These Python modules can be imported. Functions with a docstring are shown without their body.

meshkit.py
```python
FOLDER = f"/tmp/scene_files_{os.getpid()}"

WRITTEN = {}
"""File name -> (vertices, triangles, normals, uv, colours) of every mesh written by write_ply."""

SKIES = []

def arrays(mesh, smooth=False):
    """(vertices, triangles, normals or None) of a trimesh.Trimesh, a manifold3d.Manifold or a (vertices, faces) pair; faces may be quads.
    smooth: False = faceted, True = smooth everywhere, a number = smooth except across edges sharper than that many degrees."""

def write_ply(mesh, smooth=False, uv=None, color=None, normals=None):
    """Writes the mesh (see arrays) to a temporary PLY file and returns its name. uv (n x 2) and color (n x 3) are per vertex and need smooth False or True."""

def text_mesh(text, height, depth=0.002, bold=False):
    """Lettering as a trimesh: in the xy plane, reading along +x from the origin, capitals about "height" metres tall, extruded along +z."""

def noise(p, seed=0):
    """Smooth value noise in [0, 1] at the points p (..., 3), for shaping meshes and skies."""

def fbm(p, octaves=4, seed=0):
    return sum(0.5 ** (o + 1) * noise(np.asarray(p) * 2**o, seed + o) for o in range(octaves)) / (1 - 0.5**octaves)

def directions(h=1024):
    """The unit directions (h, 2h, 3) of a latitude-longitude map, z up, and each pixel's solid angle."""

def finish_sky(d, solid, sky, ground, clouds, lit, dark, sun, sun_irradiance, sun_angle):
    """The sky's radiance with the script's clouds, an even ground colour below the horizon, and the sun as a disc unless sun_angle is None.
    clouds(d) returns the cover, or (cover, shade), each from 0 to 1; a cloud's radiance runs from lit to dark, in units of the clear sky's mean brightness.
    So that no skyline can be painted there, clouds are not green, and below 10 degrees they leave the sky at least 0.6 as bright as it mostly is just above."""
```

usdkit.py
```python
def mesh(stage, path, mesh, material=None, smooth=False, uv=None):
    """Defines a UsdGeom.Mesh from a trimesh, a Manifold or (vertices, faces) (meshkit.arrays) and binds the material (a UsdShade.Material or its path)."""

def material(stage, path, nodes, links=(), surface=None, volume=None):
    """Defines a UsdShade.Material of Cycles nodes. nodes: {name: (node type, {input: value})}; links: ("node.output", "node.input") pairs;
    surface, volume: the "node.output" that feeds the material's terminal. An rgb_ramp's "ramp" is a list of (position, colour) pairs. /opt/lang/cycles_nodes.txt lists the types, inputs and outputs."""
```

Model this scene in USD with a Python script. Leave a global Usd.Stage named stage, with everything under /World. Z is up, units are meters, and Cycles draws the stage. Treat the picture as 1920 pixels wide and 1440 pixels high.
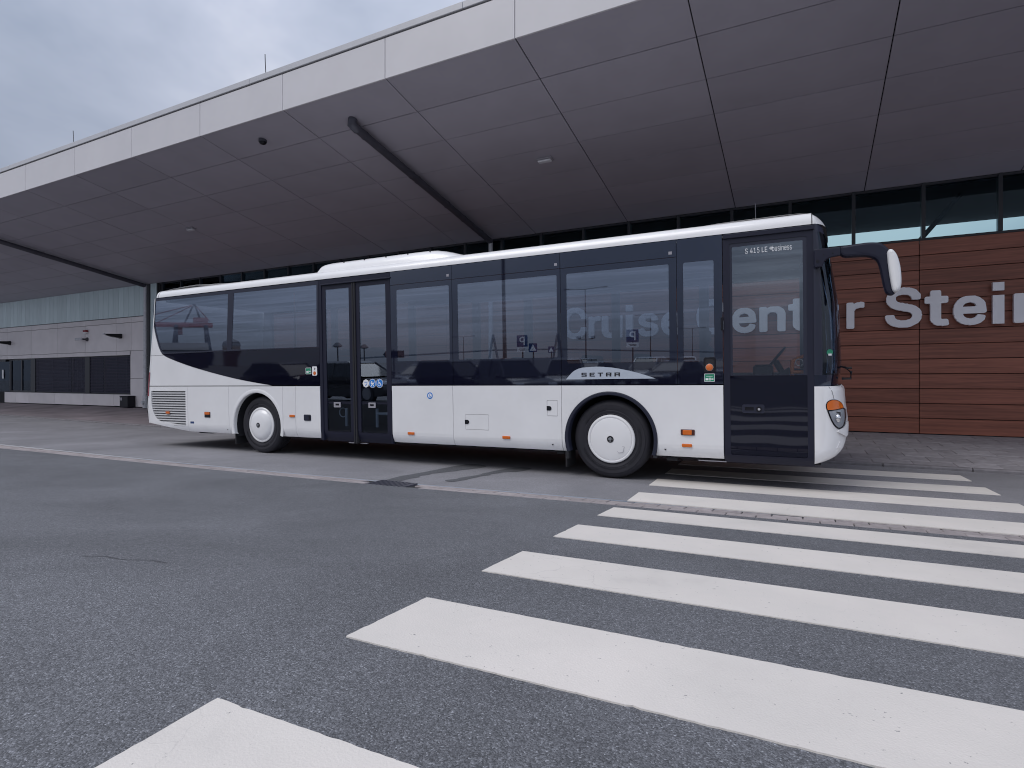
import math, random
import numpy as np, trimesh, shapely
from shapely.geometry import Polygon, Point, box, LineString, MultiPolygon
from shapely import affinity
from shapely.ops import unary_union
import usdkit, meshkit
from pxr import Usd, UsdGeom, UsdLux, UsdShade, Sdf, Gf, Vt

PI = math.pi
stage = Usd.Stage.CreateInMemory()
UsdGeom.SetStageUpAxis(stage, 'Z')
UsdGeom.SetStageMetersPerUnit(stage, 1.0)
UsdGeom.Xform.Define(stage, '/World')
UsdGeom.Scope.Define(stage, '/World/Looks')
rng = random.Random(7)
M = {}


def mat(name, nodes, links=(), surface='p.BSDF', volume=None):
    M[name] = usdkit.material(stage, '/World/Looks/' + name, nodes, links, surface, volume)
    return M[name]


# ------------------------------------------------------------------ camera
cam = UsdGeom.Camera.Define(stage, '/World/camera')
YAW = 0.4767
c_, s_ = math.cos(YAW), math.sin(YAW)
right, up, back = Gf.Vec3d(c_, s_, 0), Gf.Vec3d(0, 0, 1), Gf.Vec3d(s_, -c_, 0)
cam.AddTransformOp().Set(Gf.Matrix4d(right[0], right[1], right[2], 0, up[0], up[1], up[2], 0, back[0], back[1], back[2], 0, 0, 0, 1.2, 1))
cam.CreateHorizontalApertureAttr(36.0)
cam.CreateVerticalApertureAttr(27.0)
cam.CreateFocalLengthAttr(1060.5 / 1920 * 36)
cam.CreateVerticalApertureOffsetAttr(-8.47 / 1920 * 36)
cam.CreateClippingRangeAttr(Gf.Vec2f(0.05, 20000))
cam.CreateExposureAttr(-0.08)

# ------------------------------------------------------------------ sky and sun (overcast)
SUN_DIR = np.array([-0.34, -0.50, 0.80]); SUN_DIR /= np.linalg.norm(SUN_DIR)
SUN_EL, SUN_ROT = math.asin(SUN_DIR[2]), math.atan2(SUN_DIR[0], SUN_DIR[1])
mat('overcast_sky', {
    'sky': ('sky_texture', {'sky_type': 'single_scattering', 'sun_disc': False, 'sun_elevation': SUN_EL, 'sun_rotation': SUN_ROT, 'altitude': 0.0, 'aerosol_density': 2.0}),
    'tc': ('texture_coordinate', {}),
    'xyz': ('separate_xyz', {}),
    'zc': ('math', {'math_type': 'maximum', 'value2': 0.0}),
    'lum': ('map_range', {'from_min': 0.0, 'from_max': 1.0, 'to_min': 0.36, 'to_max': 1.0, 'clamp': True}),
    'mp': ('mapping', {'scale': (1.0, 1.0, 2.0), 'location': (0.0, 0.0, 0.0)}),
    'n': ('noise_texture', {'scale': 1.5, 'detail': 6.0, 'roughness': 0.5, 'distortion': 0.3}),
    'ramp': ('rgb_ramp', {'ramp': [(0.0, (0.28, 0.34, 0.46)), (0.36, (0.38, 0.44, 0.57)), (0.50, (0.57, 0.62, 0.76)), (0.66, (0.95, 0.97, 1.06)), (1.0, (1.05, 1.06, 1.12))]}),
    'bright': ('vector_math', {'math_type': 'scale', 'scale': 16.0}),
    'cl': ('vector_math', {'math_type': 'scale'}),
    'mix': ('mix_color', {'fac': 0.92, 'use_clamp': False}),
    'bg': ('background_shader', {'strength': 0.1}),
}, [('tc.generated', 'xyz.vector'), ('xyz.z', 'zc.value1'), ('zc.value', 'lum.value'), ('tc.generated', 'mp.vector'), ('mp.vector', 'n.vector'),
    ('n.fac', 'ramp.fac'), ('ramp.color', 'bright.vector1'), ('bright.vector', 'cl.vector1'), ('lum.result', 'cl.scale'),
    ('sky.color', 'mix.a'), ('cl.vector', 'mix.b'), ('mix.result', 'bg.color')], surface='bg.background')
dome = UsdLux.DomeLight.Define(stage, '/World/sky')
UsdShade.MaterialBindingAPI.Apply(dome.GetPrim()).Bind(M['overcast_sky'])
dome.GetPrim().SetCustomDataByKey('kind', 'structure')
sun = UsdLux.DistantLight.Define(stage, '/World/sun')
sun.CreateIntensityAttr(0.40)
sun.CreateNormalizeAttr(True)
sun.CreateAngleAttr(35.0)
sun.CreateColorAttr(Gf.Vec3f(1.0, 0.97, 0.95))
zax = SUN_DIR; xax = np.cross([0, 0, 1], zax); xax /= np.linalg.norm(xax); yax = np.cross(zax, xax)
sun.AddTransformOp().Set(Gf.Matrix4d(*xax, 0, *yax, 0, *zax, 0, *(SUN_DIR * 100), 1))

# ------------------------------------------------------------------ helpers
counts = {}


def numbered(parent, name):
    k = (parent, name)
    n = counts.get(k, 0)
    counts[k] = n + 1
    return f'{parent}/{name}' if n == 0 else f'{parent}/{name}_{n:03d}'


def tag(prim, label=None, cat=None, group=None, kind=None):
    for k, v in (('label', label), ('category', cat), ('group', group), ('kind', kind)):
        if v:
            prim.SetCustomDataByKey(k, v)
    return prim


def obj(name, mesh, m, parent=None, smooth=False, label=None, cat=None, group=None, kind=None):
    pp = '/World' if parent is None else str(parent.GetPath())
    g = usdkit.mesh(stage, numbered(pp, name), mesh, M[m], smooth)
    return tag(g.GetPrim(), label, cat, group, kind)


def thing(name, label, cat, loc=(0, 0, 0), rz=0.0, group=None, kind=None, matrix=None):
    x = UsdGeom.Xform.Define(stage, numbered('/World', name))
    if matrix is not None:
        x.AddTransformOp().Set(matrix)
    else:
        x.AddTranslateOp().Set(Gf.Vec3d(*map(float, loc)))
        if rz:
            x.AddRotateZOp().Set(float(rz))
    return tag(x.GetPrim(), label, cat, group, kind)


def part(name, parent):
    """An Xform part that holds sub-parts."""
    return UsdGeom.Xform.Define(stage, numbered(str(parent.GetPath()), name)).GetPrim()


def copy_of(src, loc, rz, label, group=None):
    name = src.GetName().rstrip('0123456789').rstrip('_') if src.GetName()[-1].isdigit() else src.GetName()
    was = src.GetCustomData()
    x = UsdGeom.Xform.Define(stage, numbered('/World', name))
    pr = x.GetPrim()
    pr.GetReferences().AddInternalReference(src.GetPath())
    pr.SetInstanceable(True)
    x.ClearXformOpOrder()
    for op in ('xformOp:translate', 'xformOp:rotateZ'):
        pass
    UsdGeom.XformCommonAPI(x)
    t = x.GetPrim().GetAttribute('xformOp:translate')
    (UsdGeom.XformOp(t) if t and t.IsDefined() else x.AddTranslateOp()).Set(Gf.Vec3d(*map(float, loc)))
    r = x.GetPrim().GetAttribute('xformOp:rotateZ')
    (UsdGeom.XformOp(r) if r and r.IsDefined() else x.AddRotateZOp()).Set(float(rz))
    x.SetXformOpOrder([UsdGeom.XformOp(pr.GetAttribute('xformOp:translate')), UsdGeom.XformOp(pr.GetAttribute('xformOp:rotateZ'))])
    return tag(pr, label, was.get('category'), group or was.get('group'))


cat_ = trimesh.util.concatenate


def bx(x0, x1, y0, y1, z0, z1):
    b = trimesh.creation.box((x1 - x0, y1 - y0, z1 - z0))
    b.apply_translation(((x0 + x1) / 2, (y0 + y1) / 2, (z0 + z1) / 2))
    return b


def cbx(x0, x1, y0, y1, z0, z1, c=0.004, axis='y'):
    """A box whose outline corners and front edges are chamfered: hull of three shrunken boxes."""
    pts = []
    for a, b_, d in ((0, c, c), (c, 0, c), (c, c, 0)):
        for x in (x0 + a, x1 - a):
            for y in (y0 + b_, y1 - b_):
                for z in (z0 + d, z1 - d):
                    pts.append((x, y, z))
    return trimesh.convex.convex_hull(np.array(pts))


def tube(pts, r, n=12, cap=True):
    """A round bar through the points, r a number or one radius per point."""
    pts = np.asarray(pts, float)
    rr = np.full(len(pts), r) if np.ndim(r) == 0 else np.asarray(r, float)
    V, F = [], []
    t0 = pts[1] - pts[0]
    ref = np.array([0, 0, 1.0]) if abs(t0[2]) < 0.9 * np.linalg.norm(t0) else np.array([1.0, 0, 0])
    for i, p in enumerate(pts):
        t = (pts[min(i + 1, len(pts) - 1)] - pts[max(i - 1, 0)]); t /= np.linalg.norm(t)
        a = np.cross(ref, t); a /= np.linalg.norm(a); b = np.cross(t, a)
        for k in range(n):
            w = 2 * PI * k / n
            V.append(p + rr[i] * (math.cos(w) * a + math.sin(w) * b))
    for i in range(len(pts) - 1):
        for k in range(n):
            q = [i * n + k, i * n + (k + 1) % n, (i + 1) * n + (k + 1) % n, (i + 1) * n + k]
            F += [[q[0], q[1], q[2]], [q[0], q[2], q[3]]]
    if cap:
        for base, p, flip in ((0, pts[0], True), ((len(pts) - 1) * n, pts[-1], False)):
            V.append(p); ci = len(V) - 1
            for k in range(n):
                a, b = base + k, base + (k + 1) % n
                F.append([ci, b, a] if flip else [ci, a, b])
    return trimesh.Trimesh(np.array(V), np.array(F), process=False)


def polys(g):
    if g.is_empty:
        return []
    if g.geom_type == 'Polygon':
        return [g]
    return [q for q in g.geoms if q.geom_type == 'Polygon' and q.area > 1e-9] if hasattr(g, 'geoms') else []


def tri2d(poly):
    v, f = trimesh.creation.triangulate_polygon(poly, engine='earcut')
    return np.asarray(v)[:, :2], np.asarray(f)


def dens(poly, vs, step=None):
    """Adds points where a polygon's edges cross the levels vs, and every step metres."""
    def ring(r):
        out = []
        c = np.asarray(r.coords)
        for a, b in zip(c[:-1], c[1:]):
            ts = {0.0}
            for v in vs:
                if (a[1] - v) * (b[1] - v) < 0:
                    ts.add(float((v - a[1]) / (b[1] - a[1])))
            if step:
                n = int(np.linalg.norm(b - a) / step)
                ts |= {k / (n + 1) for k in range(1, n + 1)}
            out += [tuple(a + t * (b - a)) for t in sorted(ts)]
        return out
    return Polygon(ring(poly.exterior), [ring(h) for h in poly.interiors])


def mesh_of(V, F):
    m = trimesh.Trimesh(np.asarray(V, float), np.asarray(F), process=False)
    m.merge_vertices()
    return m


def sheet(poly, fn, depth=None, levels=(), ulevels=(), back_fn=None):
    """A flat (u, v) polygon laid on a curved surface fn(u, v) -> xyz arrays, with edge walls going depth inward (back_fn)."""
    V, F, n = [], [], 0
    for pg in polys(poly):
        lv = [-1e3] + sorted(levels) + [1e3]
        ul = [-1e3] + sorted(ulevels) + [1e3]
        pg = dens(pg, levels)
        for a, b in zip(lv[:-1], lv[1:]):
            for ua, ub in zip(ul[:-1], ul[1:]):
                for q in polys(pg.intersection(box(ua, a, ub, b))):
                    q = shapely.geometry.polygon.orient(q)
                    v2, f2 = tri2d(q)
                    V.append(fn(v2[:, 0], v2[:, 1])); F.append(f2 + n); n += len(v2)
        if back_fn is not None:
            for r in [pg.exterior] + list(pg.interiors):
                c = np.asarray(dens(Polygon(r), levels, 0.25).exterior.coords)
                A = fn(c[:, 0], c[:, 1]); B = back_fn(c[:, 0], c[:, 1])
                V += [A, B]; k = len(c)
                i = np.arange(k - 1)
                F.append(np.vstack([np.stack([n + i, n + i + 1, n + k + i + 1], 1), np.stack([n + i, n + k + i + 1, n + k + i], 1)])); n += 2 * k
    m = mesh_of(np.vstack(V), np.vstack(F))
    return m


def glyph(text, height, grow=0.0):
    m = meshkit.text_mesh(text, height, 0.01)
    tri = m.triangles[m.face_normals[:, 2] > 0.9][:, :, :2]
    g = unary_union([Polygon(t).buffer(1e-5) for t in tri])
    return g.buffer(grow, join_style=2) if grow else g


def fit(g, x0, x1, y0, y1):
    a, b, c, d = g.bounds
    g = affinity.translate(g, -a, -b)
    return affinity.translate(affinity.scale(g, (x1 - x0) / (c - a), (y1 - y0) / (d - b), origin=(0, 0)), x0, y0)


def upright(poly, y, depth):
    """Extrudes an (x, z) polygon to a slab whose front face is at y and whose back is at y + depth."""
    out = []
    for q in polys(poly):
        e = trimesh.creation.extrude_polygon(q, depth, engine='earcut')
        v = e.vertices
        e.vertices = np.stack([v[:, 0], y + v[:, 2], v[:, 1]], 1)
        e.invert()
        out.append(e)
    m = cat_(out); trimesh.repair.fix_normals(m)
    return m


# ------------------------------------------------------------------ materials
def plain(name, col, rough=0.5, metal=0.0, noise=0.0, scale=3.0, coat=0.0, bump=0.0, bscale=200.0, spec=None):
    nodes = {'p': ('principled_bsdf', {'base_color': col, 'roughness': rough, 'metallic': metal, 'coat_weight': coat, 'coat_roughness': 0.04})}
    links = []
    if spec is not None:
        nodes['p'][1]['specular_ior_level'] = spec
    if noise or bump:
        nodes['g'] = ('geometry', {})
    if noise:
        nodes['n'] = ('noise_texture', {'scale': scale, 'detail': 5.0, 'roughness': 0.6})
        lo, hi = tuple(x * (1 - noise) for x in col), tuple(min(1, x * (1 + noise)) for x in col)
        nodes['r'] = ('rgb_ramp', {'ramp': [(0.3, lo), (0.7, hi)]})
        links += [('g.position', 'n.vector'), ('n.fac', 'r.fac'), ('r.color', 'p.base_color')]
    if bump:
        nodes['bn'] = ('noise_texture', {'scale': bscale, 'detail': 3.0})
        nodes['b'] = ('bump', {'strength': bump, 'distance': 0.01})
        links += [('g.position', 'bn.vector'), ('bn.fac', 'b.height'), ('b.normal', 'p.normal')]
    return mat(name, nodes, links)


def pane(name, tint, ior=1.6, film=0.0, fcol=(0.55, 0.66, 0.90)):
    """Clear glass; film > 0 adds the thin horizontal streaks that a washing brush leaves, mostly on the upper part."""
    nodes = {'t': ('transparent_bsdf', {'color': tint}), 'g': ('glossy_bsdf', {'color': (0.72, 0.83, 1.0), 'roughness': 0.0}),
             'f': ('fresnel', {'IOR': ior}), 'mx': ('mix_closure', {})}
    links = [('f.fac', 'mx.fac'), ('t.BSDF', 'mx.closure1'), ('g.BSDF', 'mx.closure2')]
    if film:
        nodes.update({'geo': ('geometry', {}), 'mp': ('mapping', {'scale': (0.16, 1.0, 9.0)}), 'n': ('noise_texture', {'scale': 2.2, 'detail': 5.0, 'roughness': 0.6, 'distortion': 0.4}),
                      'r': ('rgb_ramp', {'ramp': [(0.30, (0.12,) * 3), (0.48, (0.45,) * 3), (0.66, (1.0,) * 3)]}), 'sx': ('separate_xyz', {}),
                      'h': ('map_range', {'range_type': 'smoothstep', 'from_min': 1.45, 'from_max': 2.5, 'to_min': 0.0, 'to_max': film}),
                      'mu': ('math', {'math_type': 'multiply'}), 'sc': ('separate_color', {}), 'd': ('diffuse_bsdf', {'color': fcol}), 'm2': ('mix_closure', {})})
        links += [('geo.position', 'mp.vector'), ('mp.vector', 'n.vector'), ('n.fac', 'r.fac'), ('r.color', 'sc.color'), ('geo.position', 'sx.vector'), ('sx.z', 'h.value'),
                  ('sc.r', 'mu.value1'), ('h.result', 'mu.value2'), ('mu.value', 'm2.fac'), ('mx.closure', 'm2.closure1'), ('d.BSDF', 'm2.closure2')]
    return mat(name, nodes, links, 'm2.closure' if film else 'mx.closure')


def asphalt(name, base, spread, speck, tint=(0.96, 0.98, 1.06), bump=0.5, patch=0.18):
    t = np.array(tint)
    def c(k): return tuple(base * k * t)
    mat(name, {
        'g': ('geometry', {}),
        'v': ('voronoi_texture', {'scale': 250.0, 'feature': 'f1'}),
        'sep': ('separate_color', {}),
        'vr': ('rgb_ramp', {'ramp': [(0.0, c(1 - spread)), (0.55, c(1.0)), (0.90, c(1 + spread)), (0.965, c(1 + 1.6 * spread)), (1.0, c(1 + speck))]}),
        'n2': ('noise_texture', {'scale': 70.0, 'detail': 4.0, 'roughness': 0.7}),
        'r2': ('rgb_ramp', {'ramp': [(0.25, (0.72, 0.72, 0.72)), (0.75, (1.2, 1.2, 1.2))]}),
        'n3': ('noise_texture', {'scale': 0.7, 'detail': 6.0, 'roughness': 0.65, 'distortion': 0.6}),
        'r3': ('rgb_ramp', {'ramp': [(0.3, (1 - patch,) * 3), (0.7, (1 + patch,) * 3)]}),
        'm1': ('mix_color', {'blend_type': 'multiply', 'fac': 1.0, 'use_clamp': False}),
        'm2': ('mix_color', {'blend_type': 'multiply', 'fac': 1.0, 'use_clamp': False}),
        'hn': ('noise_texture', {'scale': 320.0, 'detail': 3.0, 'roughness': 0.7}),
        'b1': ('bump', {'strength': bump, 'distance': 0.012}),
        'b2': ('bump', {'strength': bump, 'distance': 0.010, 'invert': True}),
        'p': ('principled_bsdf', {'roughness': 0.72, 'specular_ior_level': 0.35}),
    }, [('g.position', 'v.vector'), ('v.color', 'sep.color'), ('sep.r', 'vr.fac'), ('g.position', 'n2.vector'), ('n2.fac', 'r2.fac'),
        ('g.position', 'n3.vector'), ('n3.fac', 'r3.fac'), ('vr.color', 'm1.a'), ('r2.color', 'm1.b'), ('m1.result', 'm2.a'), ('r3.color', 'm2.b'),
        ('m2.result', 'p.base_color'), ('g.position', 'hn.vector'), ('hn.fac', 'b1.height'), ('v.distance', 'b2.height'), ('b1.normal', 'b2.normal'), ('b2.normal', 'p.normal')])


asphalt('road_asphalt', 0.138, 0.46, 1.7, tint=(0.96, 0.985, 1.07), bump=0.30, patch=0.2)
asphalt('lane_asphalt', 0.225, 0.20, 0.8, tint=(1.0, 0.985, 1.05), bump=0.22, patch=0.2)
asphalt('wet_asphalt', 0.10, 0.25, 0.8, bump=0.3, patch=0.05)
# road paint with cracks and small chips
mat('road_paint', {
    'g': ('geometry', {}),
    'n1': ('noise_texture', {'scale': 1.6, 'detail': 6.0, 'roughness': 0.6}),
    'r1': ('rgb_ramp', {'ramp': [(0.20, (0.52, 0.49, 0.465)), (0.38, (0.63, 0.595, 0.555)), (0.7, (0.70, 0.655, 0.61))]}),
    'n2': ('noise_texture', {'scale': 38.0, 'detail': 5.0, 'roughness': 0.75}),
    'r2': ('rgb_ramp', {'ramp': [(0.0, (0, 0, 0)), (0.650, (0, 0, 0)), (0.70, (1, 1, 1)), (1.0, (1, 1, 1))]}),
    'vn': ('noise_texture', {'scale': 3.0, 'detail': 4.0}),
    'va': ('vector_math', {'math_type': 'multiply_add', 'vector2': (0.35, 0.35, 0.35)}),
    'vo': ('voronoi_texture', {'feature': 'distance_to_edge', 'scale': 2.6}),
    'rc': ('rgb_ramp', {'ramp': [(0.0, (1, 1, 1)), (0.002, (1, 1, 1)), (0.0042, (0, 0, 0)), (1.0, (0, 0, 0))]}),
    'n4': ('noise_texture', {'scale': 1.1, 'detail': 3.0}),
    'r4': ('rgb_ramp', {'ramp': [(0.0, (0, 0, 0)), (0.52, (0, 0, 0)), (0.62, (0.42, 0.42, 0.42)), (1.0, (0.42, 0.42, 0.42))]}),
    'cm': ('mix_color', {'blend_type': 'multiply', 'fac': 1.0}),
    'mx': ('mix_color', {'b': (0.13, 0.13, 0.14)}),
    'mx2': ('mix_color', {'b': (0.25, 0.24, 0.24)}),
    'hb': ('noise_texture', {'scale': 140.0, 'detail': 3.0}),
    'bp': ('bump', {'strength': 0.25, 'distance': 0.006}),
    'p': ('principled_bsdf', {'roughness': 0.62, 'specular_ior_level': 0.35}),
}, [('g.position', 'n1.vector'), ('n1.fac', 'r1.fac'), ('g.position', 'n2.vector'), ('n2.fac', 'r2.fac'), ('g.position', 'vn.vector'), ('vn.color', 'va.vector1'),
    ('g.position', 'va.vector3'), ('va.vector', 'vo.vector'), ('vo.distance', 'rc.fac'), ('g.position', 'n4.vector'), ('n4.fac', 'r4.fac'), ('rc.color', 'cm.a'), ('r4.color', 'cm.b'),
    ('r1.color', 'mx.a'), ('r2.color', 'mx.fac'), ('mx.result', 'mx2.a'), ('cm.result', 'mx2.fac'), ('mx2.result', 'p.base_color'),
    ('g.position', 'hb.vector'), ('hb.fac', 'bp.height'), ('bp.normal', 'p.normal')])

for i, k in enumerate((0.92, 1.0, 1.08)):
    plain(f'gutter_brick_{"abc"[i]}', (0.32 * k, 0.285 * k, 0.285 * k), 0.8, noise=0.18, scale=14, bump=0.4, bscale=120)
    plain(f'paving_{"abc"[i]}', (0.27 * k, 0.255 * k, 0.27 * k), 0.75, noise=0.2, scale=9, bump=0.35, bscale=150)
plain('pavement_bed', (0.20, 0.172, 0.185), 0.8, noise=0.3, scale=0.9, bump=0.3, bscale=60)
plain('joint_dark', (0.03, 0.03, 0.032), 0.9)
plain('kerb_stone', (0.17, 0.16, 0.17), 0.8, noise=0.2, scale=11, bump=0.35, bscale=150)
plain('far_ground', (0.12, 0.12, 0.125), 0.9, noise=0.2, scale=0.3)

# brown laminate planks, streaks along x
def wood(name, k):
    a = np.array((0.262, 0.094, 0.061)) * k
    mat(name, {
        'g': ('geometry', {}), 'oi': ('object_info', {}),
        'mul': ('vector_math', {'math_type': 'scale', 'scale': 37.0}),
        'cx': ('combine_xyz', {}),
        'ad': ('vector_math', {'math_type': 'add'}),
        'mp': ('mapping', {'scale': (0.45, 1.0, 13.0)}),
        'n': ('noise_texture', {'scale': 1.6, 'detail': 8.0, 'roughness': 0.62, 'distortion': 0.35}),
        'r': ('rgb_ramp', {'ramp': [(0.25, tuple(a * 0.62)), (0.48, tuple(a)), (0.75, tuple(a * 1.45))]}),
        'mp2': ('mapping', {'scale': (2.5, 1.0, 120.0)}),
        'n2': ('noise_texture', {'scale': 2.0, 'detail': 4.0}),
        'r2': ('rgb_ramp', {'ramp': [(0.3, (0.82,) * 3), (0.7, (1.15,) * 3)]}),
        'm': ('mix_color', {'blend_type': 'multiply', 'fac': 1.0, 'use_clamp': False}),
        'p': ('principled_bsdf', {'roughness': 0.42, 'specular_ior_level': 0.4}),
    }, [('oi.random', 'cx.x'), ('oi.random', 'cx.z'), ('cx.vector', 'mul.vector1'), ('g.position', 'ad.vector1'), ('mul.vector', 'ad.vector2'), ('ad.vector', 'mp.vector'),
        ('mp.vector', 'n.vector'), ('n.fac', 'r.fac'), ('ad.vector', 'mp2.vector'), ('mp2.vector', 'n2.vector'), ('n2.fac', 'r2.fac'), ('r.color', 'm.a'), ('r2.color', 'm.b'), ('m.result', 'p.base_color')])
for i, k in enumerate((0.86, 1.0, 1.13)):
    wood(f'wood_plank_{"abc"[i]}', k)

for i, k in enumerate((0.96, 1.0, 1.035)):
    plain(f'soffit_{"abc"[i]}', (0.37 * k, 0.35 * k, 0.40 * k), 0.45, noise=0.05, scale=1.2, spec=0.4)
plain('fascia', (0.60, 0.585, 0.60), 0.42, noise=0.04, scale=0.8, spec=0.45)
plain('roof_cap', (0.50, 0.50, 0.52), 0.35, noise=0.05, scale=2.0)
for i, k in enumerate((0.95, 1.0, 1.04)):
    plain(f'cladding_{"abc"[i]}', (0.74 * k, 0.70 * k, 0.71 * k), 0.5, noise=0.06, scale=1.5)
plain('shadow_gap', (0.012, 0.012, 0.016), 0.9)
plain('dark_frame', (0.012, 0.013, 0.020), 0.4)
plain('dark_interior', (0.02, 0.02, 0.026), 0.8)
plain('room_floor', (0.12, 0.12, 0.12), 0.7)
for i, k in enumerate((0.94, 1.0, 1.06)):
    mat(f'channel_glass_{"abc"[i]}', {
        'g': ('geometry', {}), 'mp': ('mapping', {'scale': (9.0, 1.0, 0.7)}), 'n': ('noise_texture', {'scale': 2.0, 'detail': 3.0}),
        'r': ('rgb_ramp', {'ramp': [(0.3, (0.50 * k, 0.62 * k, 0.64 * k)), (0.7, (0.60 * k, 0.72 * k, 0.74 * k))]}),
        'p': ('principled_bsdf', {'roughness': 0.22, 'specular_ior_level': 0.6})},
        [('g.position', 'mp.vector'), ('mp.vector', 'n.vector'), ('n.fac', 'r.fac'), ('r.color', 'p.base_color')])
pane('office_pane', (0.75, 0.8, 0.82), 1.4)
pane('clerestory_pane', (0.72, 0.86, 0.88), 1.22)
plain('blind_slat', (0.05, 0.05, 0.075), 0.45)
plain('galvanised', (0.52, 0.53, 0.56), 0.38, metal=0.25, noise=0.15, scale=8)
plain('zinc_dark', (0.075, 0.075, 0.095), 0.42, metal=0.3, noise=0.12, scale=5)
plain('sign_letter', (0.90, 0.89, 0.92), 0.4, noise=0.03, scale=2)
plain('lamp_housing', (0.30, 0.29, 0.32), 0.4)
plain('lamp_cover', (0.62, 0.62, 0.66), 0.2)
plain('black_plastic', (0.007, 0.007, 0.011), 0.4, spec=0.3)
plain('red_plastic', (0.22, 0.008, 0.014), 0.3)
plain('white_plastic', (0.75, 0.75, 0.75), 0.4)
# the bus
mat('bus_white', {
    'g': ('geometry', {}), 'n': ('noise_texture', {'scale': 1.7, 'detail': 6.0, 'roughness': 0.6}),
    'r': ('rgb_ramp', {'ramp': [(0.3, (0.74, 0.735, 0.735)), (0.7, (0.80, 0.795, 0.795))]}),
    'p': ('principled_bsdf', {'roughness': 0.32, 'coat_weight': 0.5, 'coat_roughness': 0.08})},
    [('g.position', 'n.vector'), ('n.fac', 'r.fac'), ('r.color', 'p.base_color')])
mat('black_gloss', {
    'g': ('geometry', {}), 'n': ('noise_texture', {'scale': 0.9, 'detail': 1.0}), 'b': ('bump', {'strength': 0.05, 'distance': 0.02}),
    'p': ('principled_bsdf', {'base_color': (0.003, 0.003, 0.008), 'roughness': 0.03, 'ior': 1.9, 'specular_tint': (0.72, 0.82, 1.0)})},
    [('g.position', 'n.vector'), ('n.fac', 'b.height'), ('b.normal', 'p.normal')])
mat('door_gloss', {
    'g': ('geometry', {}), 'mp': ('mapping', {'scale': (1.0, 1.0, 2.0)}), 'n': ('noise_texture', {'scale': 1.2, 'detail': 1.0}), 'b': ('bump', {'strength': 0.16, 'distance': 0.02}),
    'p': ('principled_bsdf', {'base_color': (0.002, 0.002, 0.006), 'roughness': 0.03, 'ior': 1.56, 'specular_tint': (0.8, 0.86, 1.0)})},
    [('g.position', 'mp.vector'), ('mp.vector', 'n.vector'), ('n.fac', 'b.height'), ('b.normal', 'p.normal')])
plain('door_frame', (0.012, 0.013, 0.027), 0.45, spec=0.3)
plain('pillar_grey', (0.018, 0.020, 0.036), 0.3, spec=0.45)
plain('rubber', (0.012, 0.012, 0.015), 0.75)
plain('arch_trim', (0.016, 0.018, 0.034), 0.5, spec=0.35)
mat('tyre', {
    'g': ('geometry', {}), 'n': ('noise_texture', {'scale': 60.0, 'detail': 4.0}), 'n2': ('noise_texture', {'scale': 5.0, 'detail': 5.0}),
    'r': ('rgb_ramp', {'ramp': [(0.3, (0.010, 0.010, 0.015)), (0.7, (0.019, 0.018, 0.025))]}),
    'b': ('bump', {'strength': 0.3, 'distance': 0.006}), 'p': ('principled_bsdf', {'roughness': 0.72})},
    [('g.position', 'n.vector'), ('g.position', 'n2.vector'), ('n2.fac', 'r.fac'), ('r.color', 'p.base_color'), ('n.fac', 'b.height'), ('b.normal', 'p.normal')])
pane('bus_pane', (0.37, 0.43, 0.52), 2.75, 0.12)
pane('door_low_pane', (0.50, 0.55, 0.62), 1.45)
pane('bus_pane_far', (0.78, 0.83, 0.86), 1.5)
pane('door_pane', (0.90, 0.95, 0.96), 2.1, 0.08, (0.6, 0.72, 0.82))
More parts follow.
